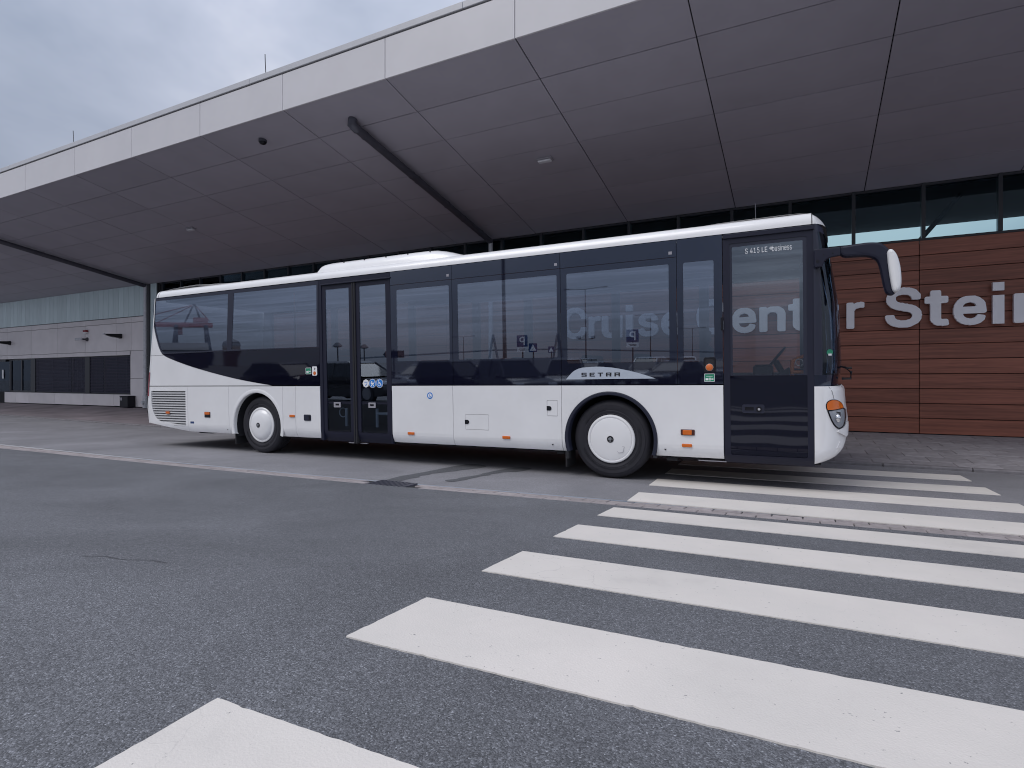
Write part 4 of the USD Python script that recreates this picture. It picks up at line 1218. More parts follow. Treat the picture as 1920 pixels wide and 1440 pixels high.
for uc, kind in ((-3.632, 'pram'), (-3.500, 'wheelchair')):
    st = part('door_sticker', bus)
    plate('plate', Point(uc, 1.172).buffer(0.066), 'white_print', 0.0195, 0.0015, st)
    plate('print', Point(uc, 1.172).buffer(0.060), 'sticker_blue', 0.0178, 0.0008, st)
    if kind == 'wheelchair':
        g = unary_union([Point(-0.012, 0.040).buffer(0.009), LineString([(-0.012, 0.03), (-0.008, 0.002), (0.018, 0.0), (0.028, -0.028), (0.036, -0.026)]).buffer(0.005),
                         Point(-0.004, -0.014).buffer(0.028).difference(Point(-0.004, -0.014).buffer(0.021)).difference(box(0.0, -0.006, 0.05, 0.05)), LineString([(-0.010, 0.016), (0.012, 0.014)]).buffer(0.004)])
    else:
        g = unary_union([Point(0, 0.01).buffer(0.032).intersection(box(-0.04, -0.03, 0.04, 0.008)), Point(-0.004, 0.01).buffer(0.026).intersection(box(-0.04, 0.012, -0.004, 0.05)),
                         Point(-0.018, -0.034).buffer(0.010), Point(0.018, -0.034).buffer(0.010), LineString([(0.028, 0.008), (0.042, 0.028)]).buffer(0.004)])
    plate('pictogram', affinity.translate(g, uc, 1.172), 'white_print', 0.0169, 0.0008, st)
st = part('round_sticker', bus)
plate('plate', Point(-2.595, 0.995).buffer(0.047), 'sticker_blue', 0.0, 0.0015, st)
plate('print', Point(-2.595, 0.995).buffer(0.032), 'white_print', -0.0016, 0.0008, st)
plate('pictogram', unary_union([Point(-2.60, 1.008).buffer(0.006), LineString([(-2.6, 1.0), (-2.597, 0.988), (-2.582, 0.986), (-2.578, 0.974)]).buffer(0.003), Point(-2.597, 0.983).buffer(0.013).difference(Point(-2.597, 0.983).buffer(0.009))]), 'sticker_blue', -0.0026, 0.0008, st)
sticker('small_sticker', box(-7.82, 0.462, -7.72, 0.498), 'sign_blue')
# badge
bd = part('name_badge', bus)
BP = Polygon(chaikin([(-0.55, 1.21), (-0.50, 1.265), (-0.44, 1.32), (-0.33, 1.36), (-0.03, 1.362), (0.24, 1.312), (0.44, 1.255), (0.56, 1.212)], 2)).buffer(0)
plate('plate', BP, 'silver_trim', -0.0002, 0.004, bd)
LT = {'S': [(0, 5, 7), (0, 2, 7)], 'x': None}
def block(ch):
    """Wide square letters on a 7 by 5 grid."""
    B = {'S': [(0, 4, 7, 5), (0, 2, 1.8, 5), (0, 2, 7, 3), (5.2, 0, 7, 3), (0, 0, 7, 1)], 'E': [(0, 0, 1.8, 5), (0, 4, 7, 5), (0, 2, 6, 3), (0, 0, 7, 1)], 'T': [(0, 4, 7, 5), (2.6, 0, 4.4, 5)],
         'R': [(0, 0, 1.8, 5), (0, 4, 7, 5), (5.2, 2, 7, 5), (0, 1.7, 7, 2.7), (4.6, 0, 6.6, 2)], 'A': [(0, 0, 1.8, 5), (0, 4, 7, 5), (5.2, 0, 7, 5), (0, 1.7, 7, 2.7)]}[ch]
    return unary_union([box(*q) for q in B])
u0 = -0.345
for ch in 'SETRA':
    g = affinity.scale(block(ch), 0.0095, 0.0092, origin=(0, 0))
    plate('badge_letter', affinity.translate(g, u0, 1.243), 'black_print', -0.0043, 0.003, bd)
    u0 += 0.104
# marker lamps
def lamp(name, u0, u1, v0, v1, m='orange_lens', w=0.0):
    return obj(name, cbx(u0, u1, w - 0.014, w + 0.002, v0, v1, 0.005), m, bus)
lamp('side_marker', -2.985, -2.87, 0.432, 0.470); lamp('side_marker', -1.455, -1.34, 0.432, 0.470); lamp('side_marker', -5.33, -5.215, 0.632, 0.670)
lamp('side_marker', 0.85, 0.96, 0.428, 0.465); lamp('side_marker', -8.52, -8.41, 0.625, 0.668, w=0.002)
ti = part('turn_indicator', bus)
obj('housing', cbx(0.838, 0.992, -0.012, 0.002, 0.563, 0.630, 0.006), 'dark_lens', ti)
obj('lens', cbx(0.862, 0.962, -0.020, -0.012, 0.570, 0.624, 0.006), 'orange_lens', ti)
rk = part('reversing_sensor', bus)
obj('housing', cbx(-7.42, -7.27, -0.010, 0.002, 0.58, 0.68, 0.005), 'black_plastic', rk)
obj('lens', cbx(-7.415, -7.275, -0.016, -0.010, 0.632, 0.676, 0.004), 'orange_lens', rk)
hk = part('hatch_lock', bus)
obj('housing', cbx(-5.01, -4.865, -0.010, 0.002, 0.583, 0.68, 0.01), 'arch_trim', hk)
obj('key_plate', cbx(-4.905, -4.875, -0.014, -0.010, 0.60, 0.665, 0.003), 'black_plastic', hk)
for (u, v) in ((-0.745, 0.39), (0.66, 0.395), (-6.84, 0.385)):
    plate('jack_mark', unary_union([Polygon([(u - 0.014, v), (u + 0.014, v), (u, v - 0.018)]), box(u - 0.012, v + 0.008, u + 0.012, v + 0.012), Point(u, v + 0.026).buffer(0.008)]), 'black_print', float(prof(v)) - 0.001, 0.001, bus)

# front end
FV = np.array([0.30, 0.305, 0.315, 0.335, 0.365, 0.41, 0.46, 0.52, 0.58, 0.73, 0.91, 1.08, 1.115, 1.14, 1.36, 1.61, 2.05, 2.41, 2.60, 2.78])
FU = np.array([2.22, 2.27, 2.32, 2.37, 2.415, 2.452, 2.48, 2.497, 2.507, 2.515, 2.492, 2.482, 2.455, 2.43, 2.455, 2.445, 2.43, 2.375, 2.35, 2.30])
def ufr(v): return np.interp(v, FV, FU) + 0.0
BF = 0.42
def front_pt(th, v, d=0.0):
    """Corner point at angle th (0 side, pi/2 front) and height v, pushed out by d."""
    A = np.maximum(ufr(v) - 2.19, 0.015)
    return np.stack([2.19 + (A + d) * np.sin(th), prof(v) + BF * (1 - np.cos(th)) - d * np.cos(th), v + 0 * th], -1)
def front_uv(d=0.0):
    def fn(u, v):
        A = np.maximum(ufr(v) - 2.19, 0.015)
        th = np.arcsin(np.clip((u - 2.19) / A, 0, 1))
        return front_pt(th, v, d)
    return fn
def front_strip(vs, th0=0.0, skip=False):
    V, F = [], []
    ths = list(np.linspace(th0, PI / 2, 16))
    cols = None
    for v in vs:
        row = [front_pt(np.array(t), np.array(float(v))) for t in ths]
        um = float(np.maximum(ufr(v), 2.205))
        for t in np.linspace(0.08, 0.92, 9):
            row.append(np.array([um + 0.06 * math.sin(PI * t), BF + t * (BW - 2 * BF), v]))
        for t in ths[::-1]:
            q = front_pt(np.array(t), np.array(float(v))); row.append(np.array([q[0], BW - q[1], q[2]]))
        cols = len(row); V += row
    for r in range(len(vs) - 1):
        for i in range(cols - 1):
            a = r * cols + i; F += [[a, a + 1, a + cols + 1], [a, a + cols + 1, a + cols]]
    return trimesh.Trimesh(np.array(V), F, process=False)
bumper = obj('front_bumper', front_strip([0.302, 0.306, 0.315, 0.325, 0.335, 0.35, 0.365, 0.385, 0.41, 0.435, 0.46, 0.52, 0.58, 0.66, 0.73, 0.82, 0.91, 1.0, 1.05, 1.085, 1.105, 1.118]), 'bus_white', bus, 40)
obj('windscreen_base', front_strip([1.122, 1.14, 1.18, 1.235]), 'black_gloss', bus, 40)
A_at = lambda v: max(float(ufr(v)) - 2.19, 0.015)
vs_ = np.linspace(1.235, 2.72, 20)
V, F = [], []
obj('windscreen', front_strip(list(vs_), th0=0.30), 'windscreen_pane', bus, 40)
obj('windscreen_header', front_strip([2.72, 2.75, 2.78, 2.80]), 'pillar_grey', bus, 40)
# corner pillar between door and windscreen
V, F = [], []
vp = np.linspace(1.235, 2.72, 16)
for v in vp:
    for t in np.linspace(0.0, 0.30, 7):
        V.append(front_pt(np.array(t), np.array(v), 0.002))
for i in range(len(vp) - 1):
    for k in range(6):
        a = i * 7 + k; F += [[a, a + 1, a + 8], [a, a + 8, a + 7]]
V = np.array(V)
V2 = V.copy(); V2[:, 1] = BW - V2[:, 1]
obj('front_pillar', trimesh.Trimesh(V, F, process=False), 'pillar_grey', bus, 40)
obj('front_pillar', trimesh.Trimesh(V2, np.array(F)[:, ::-1], process=False), 'pillar_grey', bus, 40)
# lamps on the corner
IND = Polygon(chaikin([(2.302, 0.925), (2.312, 0.954), (2.345, 0.973), (2.385, 0.972), (2.42, 0.955), (2.448, 0.925), (2.460, 0.890), (2.458, 0.886), (2.315, 0.868), (2.304, 0.885), (2.302, 0.925)], 1)).buffer(0)
LENS = Polygon(chaikin([(2.314, 0.862), (2.40, 0.872), (2.478, 0.888), (2.484, 0.80), (2.475, 0.735), (2.452, 0.690), (2.417, 0.672), (2.377, 0.707), (2.344, 0.77), (2.314, 0.862)], 1)).buffer(0)
gl = np.arange(0.66, 1.0, 0.03); gu = np.concatenate([np.arange(2.30, 2.43, 0.015), np.arange(2.43, 2.50, 0.004)])
hl = part('headlamp', bus)
obj('indicator_lens', sheet(IND, front_uv(0.010), levels=gl, ulevels=gu, back_fn=front_uv(-0.01)), 'orange_lens', hl, 40)
obj('surround', sheet(unary_union([IND.buffer(0.007).difference(IND.buffer(-0.004)), LENS.buffer(0.007).difference(LENS.buffer(-0.004))]), front_uv(0.006), levels=gl, ulevels=gu, back_fn=front_uv(-0.01)), 'black_plastic', hl, 40)
obj('reflector', sheet(LENS.buffer(-0.006), front_uv(0.0045), levels=gl, ulevels=gu), 'lamp_reflector', hl, 40)
c0 = front_uv(0.0)(np.array([2.395]), np.array([0.785]))[0]
sp = trimesh.creation.icosphere(3, 0.05); sp.apply_scale((0.6, 0.6, 0.9)); sp.apply_translation(c0 + (0.012, -0.012, 0.0))
obj('bulb_reflector', sp, 'chrome', hl, True)
obj('lamp_shade', sheet(Polygon([(2.385, 0.852), (2.425, 0.845), (2.43, 0.77), (2.415, 0.768), (2.41, 0.833), (2.385, 0.843)]), front_uv(0.014)), 'black_plastic', hl)
obj('cover_glass', sheet(LENS, front_uv(0.018), levels=gl, ulevels=gu, back_fn=front_uv(0.0)), 'clear_lens', hl, 40)
STEP = Polygon([(2.405, 0.664), (2.455, 0.685), (2.478, 0.72), (2.484, 0.742), (2.503, 0.74), (2.511, 0.66), (2.508, 0.60), (2.485, 0.58), (2.40, 0.64)])
obj('bumper_step', sheet(STEP, front_uv(0.016), levels=gl, ulevels=np.concatenate([np.arange(2.40, 2.46, 0.015), np.arange(2.46, 2.512, 0.004)]), back_fn=front_uv(-0.005)), 'bus_white', bus, 40)
obj('tow_cover', sheet(Polygon([(2.396, 0.468), (2.424, 0.54), (2.438, 0.535), (2.440, 0.462)]), front_uv(0.007), back_fn=front_uv(-0.005)), 'bus_white', bus)
obj('bumper_seam', sheet(LineString([(2.325, 1.112), (2.355, 1.06), (2.372, 0.985)]).buffer(0.0018), front_uv(0.0015)), 'rubber', bus)
obj('wiper_arm', tube([(2.47, 0.42, 1.19), (2.55, 0.40, 1.19), (2.555, 0.40, 1.26), (2.50, 0.40, 1.30), (2.56, 0.40, 1.305)], 0.014, 8), 'black_plastic', bus, 40)
obj('wiper_blade', tube([(2.53, 0.45, 1.30), (2.53, 1.3, 1.32)], 0.012, 8), 'black_plastic', bus, 40)
gs_ = part('windscreen_sticker', bus)
obj('plate', sheet(Point(2.335, 1.47).buffer(0.030), front_uv(0.004)), 'sign_green', gs_)
obj('print', sheet(box(2.319, 1.435, 2.351, 1.455), front_uv(0.006)), 'white_print', gs_)
# mirror
mr = part('wing_mirror', bus)
def slab(poly, w0, w1, bev=0.018):
    """An outline with depth from w0 to w1 and rounded edges."""
    out = []
    rings_ = []
    ins = [(bev, 0.0), (bev * 0.3, bev * 0.25), (0.0, bev), (0.0, 1 - bev), (bev * 0.3, 1 - bev * 0.25), (bev, 1.0)]
    L = w1 - w0
    ws_ = [w0, w0 + bev * 0.3, w0 + bev, w1 - bev, w1 - bev * 0.3, w1]
    ds_ = [bev, bev * 0.3, 0, 0, bev * 0.3, bev]
    c = np.asarray(shapely.geometry.polygon.orient(poly).exterior.coords)[:-1]
    t = np.roll(c, -1, 0) - np.roll(c, 1, 0); t /= np.maximum(np.linalg.norm(t, axis=1, keepdims=True), 1e-9)
    nn = np.stack([-t[:, 1], t[:, 0]], 1)
    V, F, n = [], [], len(c)
    for w, d in zip(ws_, ds_):
        q = c + nn * d
        V.append(np.stack([q[:, 0], np.full(n, w), q[:, 1]], 1))
    for r in range(5):
        for i in range(n):
            j = (i + 1) % n
            F += [[r * n + i, r * n + j, (r + 1) * n + j], [r * n + i, (r + 1) * n + j, (r + 1) * n + i]]
    V = np.vstack(V)
    for r, flip in ((0, False), (5, True)):
        v2, f2 = tri2d(Polygon(V[r * n:(r + 1) * n][:, [0, 2]]).buffer(0))
        o = len(V)
        V = np.vstack([V, np.stack([v2[:, 0], np.full(len(v2), ws_[r]), v2[:, 1]], 1)])
        F += (f2 + o).tolist()
    m = trimesh.Trimesh(V, np.array(F), process=False); m.merge_vertices(); trimesh.repair.fix_normals(m)
    return m
BR = Polygon([(2.197, 2.525), (2.43, 2.526), (2.43, 2.443), (2.36, 2.435), (2.32, 2.425), (2.29, 2.401), (2.265, 2.342), (2.197, 2.342)])
obj('bracket', slab(BR.segmentize(0.03), -0.06, 0.0, 0.007), 'door_frame', mr, 40)
for (u, v, r) in ((2.226, 2.40, 0.016), (2.28, 2.462, 0.006), (2.36, 2.47, 0.006)):
    plate('bolt', Point(u, v).buffer(r), 'black_plastic', -0.059, 0.003, mr)
ARM = Polygon(chaikin([(2.435, 2.524), (2.56, 2.535), (2.684, 2.541), (2.764, 2.527), (2.810, 2.490), (2.842, 2.450), (2.838, 2.30), (2.850, 2.15), (2.868, 2.05), (2.885, 2.02), (2.838, 2.024), (2.815, 2.07), (2.790, 2.22), (2.767, 2.345), (2.73, 2.395), (2.66, 2.425), (2.56, 2.428), (2.435, 2.435), (2.435, 2.524)], 2)).buffer(0.008)
obj('arm', slab(ARM, -0.055, 0.065, 0.022), 'door_frame', mr, 40)
HEAD = Polygon(chaikin([(2.822, 2.42), (2.835, 2.455), (2.868, 2.452), (2.905, 2.39), (2.930, 2.28), (2.938, 2.15), (2.930, 2.06), (2.905, 2.034), (2.868, 2.036), (2.852, 2.13), (2.832, 2.29), (2.822, 2.42)], 2)).buffer(0)
obj('shell', slab(HEAD, -0.115, 0.12, 0.034), 'white_plastic', mr, 60)
# rear end
def rear_strip(vs):
    V, F = [], []
    for v in vs:
        u0 = float(ur(v)); A, B = 0.125, 0.15
        row = [(u0 - A * math.sin(t), float(prof(v)) + B * (1 - math.cos(t)), v) for t in np.linspace(0, PI / 2, 12)]
        row += [(u0 - A - 0.02 * math.sin(PI * t), B + t * (BW - 2 * B), v) for t in np.linspace(0.1, 0.9, 7)]
        row += [(u0 - A * math.sin(t), BW - B * (1 - math.cos(t)), v) for t in np.linspace(PI / 2, 0, 12)]
        V += row; k = len(row)
    for r in range(len(vs) - 1):
        for i in range(k - 1):
            a = r * k + i; F += [[a, a + 1, a + k + 1], [a, a + k + 1, a + k]]
    return trimesh.Trimesh(np.array(V), F, process=False)
obj('rear_bumper', rear_strip([0.44, 0.46, 0.50, 0.60, 0.73, 0.85, 0.92]), 'bus_white', bus, 40)
obj('rear_panel', rear_strip(list(np.linspace(0.925, 1.722, 8))), 'bus_white', bus, 40)
obj('rear_upper_panel', rear_strip(list(np.linspace(1.727, 2.79, 10))), 'bus_white', bus, 40)
V, F = [], []
for v in np.linspace(0.95, 1.405, 8):
    u0 = float(ur(v)); A, B = 0.131, 0.156
    for t in np.linspace(0.0, 1.5, 8):
        V.append((u0 - A * math.sin(t), -0.006 + B * (1 - math.cos(t)), v))
for i in range(7):
    for k in range(7):
        a = i * 8 + k; F += [[a, a + 1, a + 9], [a, a + 9, a + 8]]
obj('tail_lamp', trimesh.Trimesh(np.array(V), F, process=False), 'red_lens', bus, 40)
u0 = float(ur(0.645))
dsk = revolve([(0.0, 0.0), (0.03, 0.0), (0.045, 0.008)], 24); 
def place_corner(m, th, v):
    A, B = 0.129, 0.154
    u0 = float(ur(v)); p_ = np.array((u0 - A * math.sin(th), -0.004 + B * (1 - math.cos(th)), v))
    R = trimesh.transformations.rotation_matrix(-th, (0, 0, 1)); m = m.copy(); m.apply_transform(R); m.apply_translation(p_); return m
obj('rear_emblem', place_corner(revolve([(0.0, -0.006), (0.03, -0.006), (0.05, 0.0), (0.05, 0.01)], 24), 0.75, 0.645), 'black_print', bus, 30)
obj('rear_emblem_ring', place_corner(revolve([(0.028, -0.008), (0.020, -0.010), (0.012, -0.008)], 20), 0.75, 0.645), 'chrome', bus, 30)

# far side
far_all = Polygon([(-8.9, 0.42), (-7.9, 0.31), (2.19, 0.31), (2.19, VT), (-8.75, VT)])
far_win = [box(-8.5, 1.62, -6.75, 2.70), box(-6.6, 1.62, -4.75, 2.70), box(-4.6, 1.30, -3.30, 2.62), box(-3.15, 1.30, -2.25, 2.60), box(-2.10, 1.30, -0.66, 2.60), box(-0.53, 1.30, 0.72, 2.60), box(0.86, 1.25, 2.10, 2.60)]
fp = far_all.difference(unary_union(far_win)).difference(ARCH_F).difference(ARCH_R)
ms = sheet(fp, side(0.0, True), levels=LV)
obj('far_side_panel', ms, 'bus_white', bus, 35)
ms = sheet(far_all.intersection(box(-9, 0.4, 2.19, VT)).difference(unary_union(far_win)), side(0.05, True))
obj('far_side_lining', ms, 'interior_grey', bus)
for q in far_win:
    bpanel('window_pane', q.buffer(0.002), 'bus_pane_far', w=0.02, depth=0, smooth=False, far=True)
# interior
obj('cabin_floor', cat_([bx(-8.7, -4.75, 0.08, 2.42, 1.04, 1.08), bx(-4.75, -0.66, 0.08, 2.42, 0.345, 0.38), bx(-0.66, 0.66, 0.80, 1.70, 0.346, 0.38), bx(0.66, 2.2, 0.08, 2.42, 0.345, 0.38), bx(-4.79, -4.75, 0.08, 2.42, 0.38, 1.08)]), 'interior_grey', bus)
obj('cabin_ceiling', bx(-8.6, 2.1, 0.10, 2.40, 2.72, 2.74), 'interior_light', bus)
def seat(u, w, v, fwd=1):
    b = cbx(u - 0.22, u + 0.22, w - 0.21, w + 0.21, v + 0.40, v + 0.48, 0.03)
    k = cbx(-0.05, 0.05, w - 0.21, w + 0.21, 0.0, 0.66, 0.03)
    k.apply_transform(trimesh.transformations.rotation_matrix(-0.16, (0, 1, 0))); k.apply_translation((u - 0.24, 0, v + 0.46))
    st_ = part('passenger_seat', bus)
    obj('cushion', b, 'seat_fabric', st_); obj('backrest', k, 'seat_fabric', st_)
    obj('pedestal', cbx(u - 0.12, u + 0.12, w - 0.06, w + 0.06, v, v + 0.40, 0.01), 'interior_grey', st_)
for u in (-8.1, -7.3, -6.5, -5.7, -5.0):
    for w in (1.75, 2.2):
        seat(u, w, 0.95 - 0.25)
for u in (-7.3, -6.2, -5.1):
    seat(u, 0.42, 0.95 - 0.30)
for u in (-2.6, -1.7, -0.5, 0.3):
    for w in (1.75, 2.2):
        seat(u, w, 0.38 + 0.06)
dsq = part('driver_seat', bus)
obj('cushion', cbx(0.95, 1.42, 1.55, 2.05, 0.95, 1.07, 0.04), 'seat_fabric', dsq)
obj('backrest', cbx(0.86, 0.98, 1.55, 2.05, 1.05, 1.65, 0.05), 'interior_grey', dsq)
obj('headrest', cbx(0.86, 0.96, 1.66, 1.94, 1.68, 1.88, 0.04), 'interior_grey', dsq)
sw = trimesh.creation.torus(0.21, 0.014, 40, 10)
sw.apply_transform(trimesh.transformations.rotation_matrix(math.radians(-52), (0, 1, 0))); sw.apply_translation((1.78, 1.80, 1.42))
obj('steering_wheel', sw, 'black_plastic', bus, True)
obj('dashboard', trimesh.convex.convex_hull(np.array([(u, w, v) for w in (0.85, 2.4) for (u, v) in ((1.75, 0.9), (1.80, 1.22), (1.95, 1.32), (2.30, 1.26), (2.33, 0.9))])), 'black_plastic', bus)
obj('steering_column', tube([(1.95, 1.80, 1.1), (1.79, 1.80, 1.41)], 0.04), 'black_plastic', bus, 40)
obj('ticket_machine', cat_([cbx(1.50, 1.80, 1.0, 1.25, 0.38, 1.18, 0.02), cbx(1.55, 1.78, 1.02, 1.22, 1.18, 1.36, 0.03)]), 'black_plastic', bus)
gr_ = part('grab_rail', bus)
obj('post', tube([(1.985, 0.12, 0.6), (1.985, 0.12, 1.39)], 0.020), 'orange_rail', gr_, 40)
obj('upper_bar', tube([(1.985, 0.12, 1.385), (2.16, 0.12, 1.47)], 0.018), 'orange_rail', gr_, 40)
obj('lower_bar', tube([(1.985, 0.12, 1.27), (2.16, 0.12, 1.27)], 0.018), 'orange_rail', gr_, 40)
rg = trimesh.creation.torus(0.036, 0.006, 24, 8); rg.apply_transform(trimesh.transformations.rotation_matrix(PI / 2, (1, 0, 0))); rg.apply_translation((2.055, 0.09, 1.37))
obj('cash_ring', rg, 'white_plastic', bus, True)
pl_ = part('grab_pole', bus)
obj('pole', tube([(-4.30, 0.35, 2.7), (-4.32, 0.35, 1.9), (-4.24, 0.35, 1.62), (-4.24, 0.35, 0.4)], 0.016), 'orange_rail', pl_, 40)
obj('cross_bar', tube([(-4.62, 0.35, 1.61), (-4.24, 0.35, 1.60)], 0.014), 'orange_rail', pl_, 40)
pl_ = part('grab_pole', bus)
obj('pole', tube([(-3.52, 0.35, 2.7), (-3.52, 0.35, 1.68), (-3.56, 0.35, 1.55), (-3.56, 0.35, 0.4)], 0.016), 'orange_rail', pl_, 40)
obj('grab_pole', tube([(-5.55, 0.35, 1.0), (-5.55, 0.35, 2.7)], 0.015), 'orange_rail', bus, 40)
obj('grab_pole', tube([(-1.1, 1.5, 0.4), (-1.1, 1.5, 2.7)], 0.015), 'orange_rail', bus, 40)
for (u0, w0) in ((-4.22, 0.10), (-3.62, 0.10)):
    obj('door_grip', tube([(u0, w0, 0.51), (u0, w0, 0.79)], 0.024), 'pale_rail', bus, 40)
obj('door_grip', tube([(-3.60, 0.10, 0.715), (-3.40, 0.10, 0.715)], 0.022), 'pale_rail', bus, 40)
rg = trimesh.creation.torus(0.07, 0.009, 24, 8); rg.apply_transform(trimesh.transformations.rotation_matrix(PI / 2, (1, 0, 0))); rg.apply_translation((-4.29, 0.10, 0.72))
obj('door_grip', rg, 'pale_rail', bus, True)

# ------------------------------------------------------------------ car park behind the camera (mirrored in the bus windows)
def car(name, paint, label, loc, rz, suv=False):
    t = thing(name, label, 'car', loc, rz, 'cars in the car park')
    h = 1.66 if suv else 1.46
    L, Wd, gc = 4.5, 1.78, 0.20
    low_ = Polygon(chaikin([(-2.2, gc + 0.10), (-2.25, 0.62), (-2.2, 0.92 if suv else 0.86), (-1.3, 0.97 if suv else 0.92), (0.9, 0.95 if suv else 0.90), (1.9, 0.84 if suv else 0.76), (2.22, 0.62), (2.22, gc + 0.10), (1.9, gc), (-1.9, gc), (-2.2, gc + 0.10)], 2)).buffer(0)
    for wx in (-1.35, 1.38):
        low_ = low_.difference(Point(wx, 0.32).buffer(0.37))
    def loft(poly, w0, w1, pinch):
        e = trimesh.creation.extrude_polygon(poly, w1 - w0, engine='earcut')
        v = e.vertices; zz = v[:, 1]
        e.vertices = np.stack([v[:, 0], (v[:, 2] + w0), zz], 1)
        e.vertices[:, 1] *= 1 - pinch * np.clip(abs(zz - 0.62) / 0.45, 0, 1) ** 2
        return e
    obj('body', loft(low_, -Wd / 2, Wd / 2, 0.05), paint, t, 30)
    zb, zt = (0.95, h - 0.07) if suv else (0.90, h - 0.06)
    b_ = [(-2.05, zb), (1.05, zb)]
    gh = np.array([(u, s * w, z) for s in (-1, 1) for (u, w, z) in ((-2.08 if suv else -1.95, 0.80, zb), (1.10, 0.80, zb), (-1.72 if suv else -1.25, 0.62, zt), (0.25, 0.62, zt))])
    obj('windows', trimesh.convex.convex_hull(gh), 'car_glass', t, 25)
    rfp = np.array([(u, s * w, z) for s in (-1, 1) for (u, w, z) in ((-1.82 if suv else -1.4, 0.64, zt - 0.02), (0.32, 0.64, zt - 0.02), (-1.6 if suv else -1.1, 0.52, h), (0.05, 0.52, h))])
    obj('roof', trimesh.convex.convex_hull(rfp), paint, t, 25)
    for s in (-1, 1):
        obj('pillar', cat_([tube([(1.08, s * 0.79, zb), (0.27, s * 0.62, zt)], 0.035, 6), tube([(-0.45, s * 0.80, zb), (-0.5, s * 0.63, zt)], 0.03, 6)]), paint, t)
        obj('headlight', cbx(1.95, 2.2, s * 0.66 - 0.16, s * 0.66 + 0.16, 0.62, 0.76, 0.04), 'head_lamp', t)
        obj('tail_light', cbx(-2.24, -2.0, s * 0.70 - 0.14, s * 0.70 + 0.14, 0.70, 0.90, 0.03), 'red_lens', t)
        obj('wing_mirror', cbx(0.78, 0.92, s * 0.98 - 0.10, s * 0.98 + 0.08, 0.92, 1.06, 0.04), paint, t)
        for wx in (-1.35, 1.38):
            w_ = part('wheel', t)
            obj('tyre', tube([(wx, s * 0.86, 0.32), (wx, s * 0.66, 0.32)], 0.32, 24), 'tyre', w_, 40)
            obj('rim', tube([(wx, s * 0.87, 0.32), (wx, s * 0.70, 0.32)], 0.21, 20), 'alloy', w_, 40)
    obj('number_plate', cat_([bx(-2.262, -2.24, -0.26, 0.26, 0.50, 0.60), bx(2.225, 2.24, -0.26, 0.26, 0.42, 0.52)]), 'white_plastic', t)
    obj('grille', cbx(2.05, 2.235, -0.42, 0.42, 0.48, 0.66, 0.03), 'black_plastic', t)
    return t
def gl_(x, y): return float(gz(np.array(x), np.array(y)))
protos = {}
CARS = [('parked_suv', 'car_black', True, -9.6, -6.8, 40, 'black high roofed car nearest the bus, mirrored in its middle window'),
        ('parked_hatchback', 'car_silver', False, -19.3, -15.0, 88, 'silver car mirrored low in the first window after the middle door'),
        ('parked_hatchback', 'car_black', False, -16.6, -15.5, 92, 'black car beside the silver one in the car park'),
        ('parked_suv', 'car_grey', True, -8.6, -10.4, 75, 'grey high roofed car behind the black one in the car park'),
        ('parked_hatchback', 'car_grey', False, -9.4, -16.6, 100, 'grey low car mirrored behind the silver name badge'),
        ('parked_suv', 'car_silver', True, -7.1, -20.9, 96, 'silver high roofed car under the second parking sign'),
        ('parked_suv', 'car_black', True, -6.9, -26.5, 92, 'black high roofed car in the farther row of the car park'),
        ('parked_suv', 'car_white', True, -6.6, -34.0, 85, 'white high roofed car farthest from the bus'),
        ('parked_hatchback', 'car_black', False, -14.2, -3.2, 8, 'black low car nearest the bus door, mirrored in the middle door'),
        ('parked_suv', 'car_black', True, -13.2, -8.6, 15, 'black high roofed car mirrored in the right leaf of the middle door'),
        ('parked_suv', 'car_black', True, -19.0, -4.6, 8, 'black high roofed car mirrored in the second rear window'),
        ('parked_hatchback', 'car_black', False, -14.6, -14.4, 95, 'black low car beside the parking sign'),
        ('parked_hatchback', 'car_black', False, -5.0, -17.6, 110, 'black low car mirrored near the driver door'),
        ('parked_suv', 'car_grey', True, -11.6, -21.6, 90, 'grey high roofed car in the second row of the car park'),
        ('parked_hatchback', 'car_silver', False, -3.6, -27.0, 90, 'silver low car in the second row of the car park'),
        ('parked_suv', 'car_black', True, -22.0, -22.0, 92, 'black high roofed car at the left of the second row')]
for nm, pc, suv, x, y, rz, lab in CARS:
    loc = (x, y, gl_(x, y))
    if (nm, pc) in protos:
        copy_of(protos[nm, pc], loc, rz, lab)
    else:
        protos[nm, pc] = car(nm, pc, lab, loc, rz, suv)

def sign_post(name, label, loc, h, size, m, glyph_, sub=False, rz=180):
    t = thing(name, label, 'road sign', loc, rz)
    obj('post', tube([(0, 0, 0), (0, 0, h + size * 0.5)], 0.038, 12), 'steel_dark', t, 40)
    obj('plate', upright(rbox(-size / 2, size / 2, h - size / 2, h + size / 2, 0.04), -0.055, 0.012), m, t)
    if glyph_ is not None:
        obj('symbol', upright(affinity.translate(glyph_, 0, h), -0.060, 0.004), 'white_print', t)
    if sub:
        obj('lower_plate', upright(rbox(-size / 2, size / 2, h - size * 0.92, h - size * 0.55, 0.03), -0.055, 0.012), 'white_print', t)
        obj('lower_text', upright(unary_union([box(-size * 0.3, h - size * 0.70, size * 0.3, h - size * 0.66), box(-size * 0.3, h - size * 0.80, size * 0.2, h - size * 0.76)]), -0.060, 0.004), 'black_print', t)
    return t
gP = glyph('P', 0.42, 0.012); gP = affinity.translate(gP, -(gP.bounds[0] + gP.bounds[2]) / 2, -0.21)
tri = Polygon([(-0.2, -0.18), (0.2, -0.18), (0, 0.2)])
sign_post('parking_sign', 'blue parking sign beside the black cars, mirrored in the middle window', (-12.35, -14.2, gl_(-12, -14)), 2.60, 0.62, 'sign_blue', gP, True)
